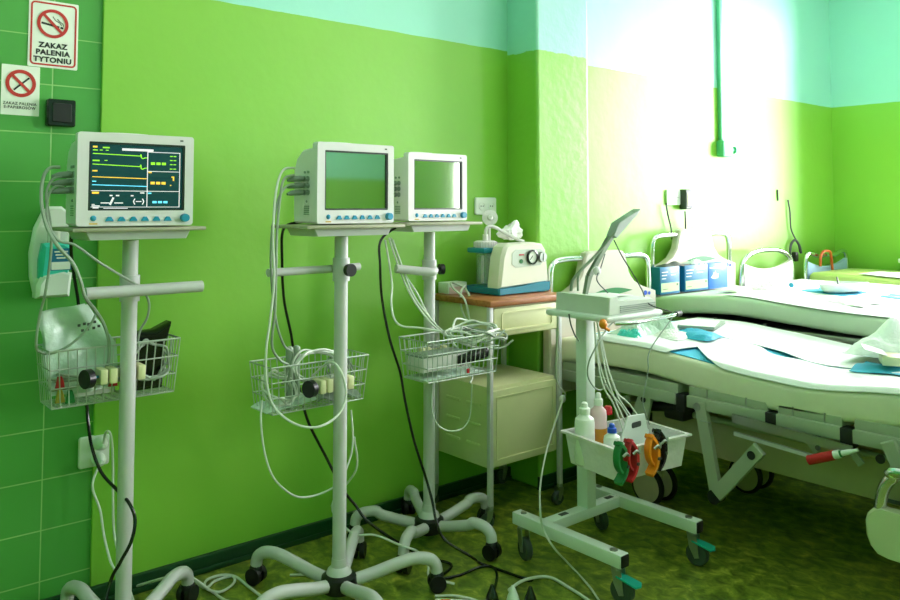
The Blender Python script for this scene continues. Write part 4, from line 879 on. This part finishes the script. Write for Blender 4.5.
# white bag at the foot of the first bed
o = thing('plastic_bag', (3.12, 1.15, .654), 'white plastic bag with violet print at the frame edge on the nearest bed', 'bag')
def bagf(u, v):
    e = max(0, 1-(2*u-1)**4)*max(0, 1-(2*v-1)**4)
    return (.36*(u-.5), .32*(v-.5), .006+e*.1*(.6+.4*abs(math.sin(7*u+3*v)+.7*math.sin(11*v-5*u))))
obj('bag_body', B().grid(bagf, 22, 20, .003), 'bag', o, flat=True)
obj('print', B().tube(spline([(-.12, -.12, .05), (-.07, -.125, .066), (-.02, -.127, .07), (.03, -.13, .07)], 4), .005), 'violet', o)
tag(obj('blue_pad', B().grid(lambda u, v: (2.74+.2*u, 1.0+.2*v+.03*u, zt(P1s, 1.09)+.018+.006*math.sin(u*7+v*5)), 12, 10, .002), 'pad'), 'blue pad sticking out under the white plastic bag', 'pad')
oc = thing('open_carton', (2.87, 1.12, .652), 'small flattened pale carton in front of the white plastic bag', 'box')
obj('box', B().box((0, 0, .02), (.1, .06, .03), .002, rz(.5)), 'cream', oc); obj('flap', B().box((-.01, .05, .046), (.12, .07, .002), 0, rz(.5) @ rx(.25)), 'paper', oc)
# ------------------------------------------------------------------ basket contents
x, y = S1
o = thing('plastic_pouch', (x-.105, y+.095, .665), 'pale translucent plastic pouch stuffed in the first basket', 'bag')
def pouch(u, v):
    zz = .015+v*(.222+.013*u); xl = -.065-.028*v; xr = .1-.078*max(0, v-.5)/.5
    return (xl+(xr-xl)*u, -.012+.03*math.sin(PI*v)*math.sin(PI*u)+.008*math.sin(9*u+5*v)+.005*math.sin(17*v-6*u), zz)
    return (-.085+.2*u-.005*v, .028*math.sin(PI*v)-.02+.012*math.sin(9*u+5*v)-.02*v, .015+.2*v+.03*v*(1-abs(2*u-1.1))-.05*max(0,u-.55)*v+.008*math.sin(8*u))
bp_ = B().grid(pouch, 18, 18); vs2 = [v+V(.004*math.sin(v.z*50), .028+.02*math.sin((v.z-.02)/.22*PI), 0) for v in bp_.v]
bp_.add(vs2, [f[::-1] for f in bp_.f]); obj('pouch_body', bp_, 'film', o)
b = B()
for k, (u, v) in enumerate(((0, 0), (.012, .003), (.022, .001), (.036, .006), (.008, -.014), (.02, -.012), (.034, -.010), (.046, -.006))): b.box((u*1.1, 0, v), (.007, .002, .007), 0, rz(.05))
obj('print', b, 'dgrey', o).location = (-.01, -.05, .2)
def coil(name, c, R, r, turns, m, label, seed, tilt=(0, 0), k=10, parent=None):
    rnd = random.Random(seed); pts = []
    for i in range(int(turns*10)):
        a = i*2*PI/10; q = 1+rnd.uniform(-.14, .14); p = V(R[0]*q*math.cos(a), R[1]*q*math.sin(a), rnd.uniform(-.012, .012)+.03*i/(turns*10))
        p = rx(tilt[0]) @ (ry(tilt[1]) @ p); pts.append(V(c)+p)
    return cord(name, pts, r, m, label, k=5)
tag(obj('black_pouch', B().prism([(-.055, 0), (.05, 0), (.055, .1), (.075, .185), (.03, .165), (-.04, .16)], lambda u, v, t: (x+.075+u, y+.105+t, .662+v), -.03, .035, .012), 'black'), 'black case standing in the right half of the first basket', 'case')
coil('cable_coil', (x+.07, y+.065, .745), (.06, .05), .0036, 4, 'gcable', 'grey cable coil lying over the black case in the first basket', 3, (1.2, .3))
coil('cable_coil', (x-.06, y+.1, .70), (.1, .05), .0036, 4, 'gcable', 'grey cable coil under the plastic pouch in the first basket', 5)
for k, (u, m, lab) in enumerate(((-.155, 'red', 'red clip lying in the left end of the first basket'), (-.13, 'green', 'green clip lying low in the first basket'), (-.15, 'gold', 'yellow clip lying low in the first basket'), (-.02, 'red', 'second red clip behind the clamp of the first basket'))):
    zz = (.70, .662, .662, .69)[k]; yy = (.06, .055, .075, .06)[k]
    tag(obj('cable_clip', B().prism([(-.012, 0), (.012, 0), (.009, .02), (.004, .034), (-.006, .034)], lambda u_, v, t, u=u: (x+u+u_, y+yy+t, zz+v), -.006, .006, .002), m), lab, 'clip')
tag(obj('carton', B().bb(x-.11, x+.0, y+.11, y+.145, .662, .735, .002), 'paper'), 'small white carton lying at the back of the first basket', 'box')
x, y = S2
coil('cable_coil', (x-.03, y+.1, .685), (.085, .05), .0035, 4, 'cable', 'white cable coil standing in the middle basket', 8, (1.25, .1))
coil('cable_coil', (x-.16, y+.1, .63), (.06, .05), .0035, 3, 'cable', 'white cable coil lying at the left of the middle basket', 9, (.9, .2))
coil('cable_coil', (x+.06, y+.11, .66), (.05, .045), .003, 3, 'gcable', 'grey cable coil at the right end of the middle basket', 10, (1.3, .2))
b = B()
for u in (-.012, .012): b.cyl((x-.09+u, y+.13, .6), (x-.09+u, y+.13, .74), .012, n=14)
tag(obj('probe', b.sph((x-.102, y+.13, .742), (.012, .012, .01)).sph((x-.078, y+.13, .742), (.012, .012, .01)), 'gcable'), 'pale grey twin probe standing upright in the middle basket', 'probe')
tag(obj('cuff', B().grid(lambda u, v: (x-.05+.16*u, y+.05+.1*v, .59+.03*math.sin(PI*u)*math.sin(PI*v)+.008*math.sin(12*u+6*v)), 14, 10, .004), 'grey'), 'grey cuff lying at the bottom of the middle basket', 'cuff')
tag(obj('film_sheet', B().grid(lambda u, v: (x-.22+.17*u, y+.05+.1*v, .582+.014*math.sin(9*u)*math.sin(7*v)+.015*u), 14, 10, .002), 'film'), 'clear sheet lying at the left bottom of the middle basket', 'film')
x, y = S3
o = thing('document_box', (x-.03, y-.11, .608), 'white box lying in the third basket', 'box')
obj('carton', B().box((-.02, 0, .045), (.2, .085, .05), .004), 'casing', o); obj('lid_edge', B().box((-.02, 0, .0715), (.205, .09, .006), .002), 'grey', o)
tag(obj('black_device', B().box((x+.07, y-.15, .66), (.14, .035, .035), .008, ry(-.12)), 'black'), 'black handset lying in front of the white box in the third basket', 'device')
tag(obj('paper_pad', B().box((x-.02, y-.115, .6055), (.26, .115, .004), .001), 'film'), 'pale green paper pad on the bottom of the third basket', 'paper')
tag(obj('red_tag', B().box((x+.04, y-.166, .615), (.014, .006, .016), .002), 'red'), 'small red tag in the third basket', 'tag')
coil('cable_coil', (x+.09, y-.13, .732), (.1, .055), .004, 4, 'cable', 'thick white cable coil heaped over the right side of the third basket', 14, (.35, -.05))
coil('cable_coil', (x+.13, y-.14, .715), (.1, .05), .0035, 2, 'gcable', 'grey cable coil overhanging the right end of the third basket', 15, (.25, .1))
# ------------------------------------------------------------------ cords
x, y = S1
cord('sensor_cable', [(0.562, 2.24, 1.284), (0.538, 2.24, 1.28), (0.518, 2.22, 1.254), (0.51, 2.2, 1.198), (0.516, 2.17, 1.135), (0.532, 2.13, 1.087), (0.565, 2.12, 1.044), (0.582, 2.11, 1), (0.603, 2.14, 0.954), (0.651, 2.22, 0.91), (0.684, 2.25, 0.864), (0.701, 2.26, 0.808), (0.7, 2.28, 0.744), (.66, 2.31, .72)], .0046, 'gcable', 'thick grey cord from the lit monitor curving down into the first basket')
cord('sensor_cable', [(0.567, 2.24, 1.26), (0.544, 2.24, 1.25), (0.526, 2.22, 1.21), (0.532, 2.2, 1.142), (0.536, 2.2, 1.072), (0.531, 2.22, 0.97), (0.522, 2.24, 0.898), (0.521, 2.26, 0.828), (0.54, 2.3, 0.803), (0.567, 2.29, 0.798), (0.605, 2.27, 0.818), (0.646, 2.26, 0.859), (0.668, 2.26, 0.899)], .0034, 'gcable', 'thin grey cord from the lit monitor dropping past the dispenser to the pouch')
cord('sensor_cable', [(0.573, 2.24, 1.232), (0.551, 2.24, 1.232), (0.53, 2.22, 1.203), (0.522, 2.18, 1.143), (0.539, 2.15, 1.098), (0.576, 2.14, 1.085), (0.637, 2.14, 1.038), (0.71, 2.18, 0.995), (0.762, 2.2, 0.962), (0.784, 2.2, 0.922), (0.787, 2.22, 0.877), (0.783, 2.26, 0.84), (0.782, 2.28, 0.797)], .0034, 'gcable', 'grey cord from the lit monitor passing behind the pole of the first stand')
cord('power_cable', [(0.616, 2.32, 1.123), (0.623, 2.35, 1.062), (0.64, 2.38, 0.992), (0.663, 2.42, 0.917), (0.679, 2.43, 0.803), (0.696, 2.44, 0.658), (0.7, 2.43, 0.575), (0.698, 2.38, 0.511), (0.709, 2.33, 0.453), (0.733, 2.27, 0.415), (0.742, 2.2, 0.398), (0.752, 2.18, 0.357), (0.739, 2.17, 0.307), (0.712, 2.17, 0.261), (0.687, 2.18, 0.197), (.62, 2.1, .006)], .0045, 'black', 'black power cord winding round the pole of the first stand', 'cable')
cord('power_cable', [(.763, 2.507, .43), (0.738, 2.49, 0.39), (0.733, 2.48, 0.359), (0.751, 2.47, 0.301), (0.757, 2.45, 0.235), (0.76, 2.4, 0.18), (0.767, 2.35, 0.14), (.78, 2.28, .006), (.9, 2.24, .006)], .0036, 'cable', 'white cord from the lower plug in the tiled wall down to the floor', 'cable')
cord('power_cable', [(.767, 2.507, .478), (0.76, 2.46, 0.525), (0.774, 2.46, 0.511), (0.784, 2.47, 0.437), (0.787, 2.47, 0.321), (0.788, 2.46, 0.238), (0.788, 2.42, 0.188), (0.786, 2.36, 0.158), (.84, 2.34, .006), (.95, 2.36, .006)], .0036, 'cable', 'white cord from the upper plug in the tiled wall running down beside the pole', 'cable')
cord('floor_cable', [(0.877, 2.574, 0.006), (0.903, 2.477, 0.05), (0.936, 2.405, 0.08), (0.999, 2.41, 0.06), (1.06, 2.402, 0.006), (1.068, 2.314, 0.006), (1.098, 2.242, 0.006)], .0042, 'cable', 'white cord arching over the castor of the first stand', 'cable')
cord('floor_cable', [(1.037, 2.485, 0.02), (1.054, 2.425, 0.006), (1.097, 2.449, 0.006), (1.152, 2.447, 0.006), (1.136, 2.398, 0.006), (1.078, 2.371, 0.006), (1.054, 2.419, 0.008), (1.08, 2.472, 0.006), (1.131, 2.474, 0.006), (1.159, 2.432, 0.006), (1.16, 2.335, 0.006), (1.166, 2.216, 0.006), (1.182, 2.125, 0.006)], .0042, 'cable', 'white cord with a loop lying on the floor between the first two stands', 'cable')
x, y = S2
cord('sensor_cable', [(1.178, 2.12, 1.296), (1.142, 2.11, 1.292), (1.118, 2.1, 1.264), (1.095, 2.08, 1.2), (1.085, 2.07, 1.086), (1.09, 2.07, 0.973), (1.084, 2.08, 0.86), (1.078, 2.09, 0.775), (1.087, 2.1, 0.674), (1.113, 2.1, 0.605), (1.145, 2.04, 0.567), (1.202, 2.01, 0.555), (1.274, 2.02, 0.575), (1.308, 2.03, 0.625), (1.303, 2.05, 0.69), (1.295, 2.1, 0.713), (1.28, 2.18, .66)], .0036, 'cable', 'white cord from the middle monitor making a big loop in front of the pole')
cord('sensor_cable', [(1.178, 2.12, 1.275), (1.143, 2.11, 1.265), (1.125, 2.1, 1.229), (1.103, 2.08, 1.114), (1.101, 2.08, 1), (1.11, 2.1, 0.884), (1.117, 2.13, 0.78), (1.16, 2.16, 0.727), (1.204, 2.18, 0.695), (1.2, 2.2, .62)], .004, 'gcable', 'grey cord from the middle monitor hanging straight into the basket')
cord('sensor_cable', [(1.178, 2.12, 1.248), (1.146, 2.11, 1.239), (1.116, 2.1, 1.2), (1.092, 2.09, 1.108), (1.091, 2.09, 0.986), (1.124, 2.12, 0.852), (1.167, 2.15, 0.771), (1.225, 2.2, 0.728), (1.2, 2.22, .64)], .0036, 'gcable', 'second grey cord from the middle monitor ending deep in its basket')
cord('sensor_cable', [(1.098, 2.15, 0.621), (1.09, 2.14, 0.567), (1.096, 2.13, 0.484), (1.122, 2.13, 0.408), (1.165, 2.13, 0.356), (1.214, 2.13, 0.324), (1.282, 2.13, 0.318), (1.346, 2.13, 0.336), (1.391, 2.14, 0.388), (1.412, 2.15, 0.449), (1.411, 2.16, 0.54)], .003, 'cable', 'thin white cord hanging in a wide loop below the middle basket')
cord('power_cable', [(1.26, 2.2, 1.135), (1.201, 2.22, 1.115), (1.206, 2.24, 1.016), (1.236, 2.28, 0.887), (1.279, 2.31, 0.77), (1.294, 2.31, 0.673), (1.315, 2.3, 0.561), (1.342, 2.3, 0.48), (1.402, 2.3, 0.37), (1.443, 2.26, 0.266), (1.481, 2.24, 0.208), (1.521, 2.2, 0.146), (1.67, 2.14, .03), (1.74, 2.06, .006), (1.65, 2.009, 0.006), (1.712, 1.984, 0.006), (1.8, 1.985, 0.006), (1.83, 1.96, 0.006), (1.803, 1.908, 0.006), (1.692, 1.803, 0.03), (1.62, 1.744, 0.05)], .0045, 'black', 'black power cord from the middle monitor running down behind its basket to the floor', 'cable')
cord('sensor_cable', [(1.449, 2.2, 0.441), (1.47, 2.22, 0.327), (1.43, 2.3, .2), (1.476, 2.25, 0.117), (1.533, 2.2, 0.111), (1.575, 2.12, 0.093), (1.617, 2.08, 0.073), (1.618, 2.03, 0.048), (1.603, 2, 0.026), (1.66, 1.95, .006)], .0036, 'cable', 'white cord lying over the leg of the middle stand', 'cable')
cord('floor_cable', [(1.564, 1.928, 0.006), (1.611, 1.889, 0.006), (1.64, 1.832, 0.006), (1.642, 1.768, 0.006)], .004, 'cable', 'short white cord on the floor by the castor of the middle stand', 'cable')
cord('floor_cable', [(1.297, 2.334, 0.006), (1.37, 2.272, 0.006), (1.406, 2.18, 0.006), (1.37, 2.059, 0.006), (1.349, 1.985, 0.006)], .004, 'cable', 'white cord on the floor under the legs of the middle stand', 'cable')
x, y = S3
cord('power_cable', [(1.70, 2.3, 1.115), (1.579, 2.24, 1.068), (1.562, 2.22, 0.985), (1.571, 2.22, 0.868), (1.59, 2.2, 0.735), (1.632, 2.2, 0.624), (1.653, 2.2, 0.527), (1.684, 2.19, 0.39), (1.724, 2.18, 0.268), (1.731, 2.15, 0.191), (1.724, 2.12, 0.135), (1.705, 2.05, 0.097), (1.76, 1.98, .05), (1.819, 2.007, 0.006), (1.835, 1.927, 0.006), (1.849, 1.851, 0.006), (1.864, 1.812, 0.006), (1.825, 1.827, 0.006), (1.735, 1.767, 0.03), (1.66, 1.711, 0.05)], .0045, 'black', 'black power cord from the monitor nearest the pillar down to the power strip', 'cable')
for k, (pp, lab) in enumerate((([(1.656, 2.3, 1.071), (1.669, 2.27, 0.988), (1.691, 2.24, 0.899), (1.725, 2.21, 0.823), (1.772, 2.18, 0.76), (1.833, 2.15, 0.716), (1.9, 2.12, 0.695)], 'white cord sweeping down from the right-hand shelf into the third basket'),
    ([(1.665, 2.3, 1.071), (1.678, 2.27, 1.001), (1.708, 2.24, 0.89), (1.747, 2.21, 0.814), (1.813, 2.18, 0.738), (1.903, 2.15, 0.687), (2.022, 2.12, 0.671), (2.058, 2.09, 0.699)], 'second white cord from the right-hand shelf looping past the basket end'),
    ([(1.639, 2.3, 1.064), (1.635, 2.27, 0.989), (1.626, 2.24, 0.913), (1.601, 2.21, 0.86), (1.591, 2.18, 0.81), (1.602, 2.15, 0.786), (1.655, 2.12, 0.778), (1.716, 2.09, 0.765)], 'white cord bowing out left of the third stand above its basket'),
    ([(1.673, 2.3, 1.064), (1.695, 2.27, 0.959), (1.739, 2.24, 0.871), (1.769, 2.21, 0.791), (1.836, 2.18, 0.712), (1.88, 2.15, 0.648), (1.886, 2.12, 0.592), (1.85, 2.09, 0.575)], 'white cord hanging through the third basket with its end below the rim'))):
    cord('sensor_cable', pp, .0036, 'cable', lab)
cord('sensor_cable', [(1.771, 2.2, 0.564), (1.755, 2.18, 0.481), (1.773, 2.17, 0.429), (1.819, 2.16, 0.403), (1.879, 2.16, 0.403), (1.903, 2.15, 0.446), (1.868, 2.1, 0.567)], .0025, 'cable', 'thin white loop hanging below the third basket in front of the locker')
cord('sensor_cable', [(1.892, 1.72, 0.838), (1.974, 1.8, 0.728), (2.135, 1.95, 0.569), (2.425, 2.17, .44), (2.41, 2.17, .415), (2.25, 2.1, 0.287), (2.105, 2, 0.215), (1.905, 1.815, 0.227), (1.915, 1.812, 0.153), (1.92, 1.769, 0.103), (2.029, 1.792, 0.006), (1.97, 1.67, 0.006), (1.917, 1.583, 0.006), (1.879, 1.516, 0.006)], .0034, 'cable', 'long white cord hanging past the locker knob down to the floor by the trolley', 'cable')
cord('floor_cable', [(1.711, 1.759, 0.04), (1.797, 1.79, 0.03), (1.887, 1.808, 0.01), (1.922, 1.781, 0.006), (1.915, 1.708, 0.006), (1.902, 1.628, 0.006), (1.88, 1.553, 0.006)], .0048, 'cable', 'white cord curving out of the power strip across the floor', 'cable')
ps = thing('power_strip', (1.62, 1.735, 0), 'white power strip on the floor at the lower frame edge', 'power strip')
ps.rotation_euler = (0, 0, -.79)
obj('housing', B().bb(-.17, .17, -.03, .03, 0, .035, .008), 'tray', ps); obj('rocker_switch', B().bb(-.15, -.12, -.012, .012, .034, .04, .003), 'orange', ps)
for u, m, lab in ((.0, 'black', 'left black plug in the power strip on the floor'), (.06, 'tray', 'white plug in the power strip between two black plugs'), (.11, 'black', 'right black plug in the power strip on the floor')):
    c = V(1.62, 1.735, 0) + rz(-.79) @ V(u, 0, 0)
    tag(obj('power_plug', B().lathe([(.018, .035), (.019, .05), (.016, .062), (.009, .078), (.005, .09)], c, n=16), m), lab, 'plug')
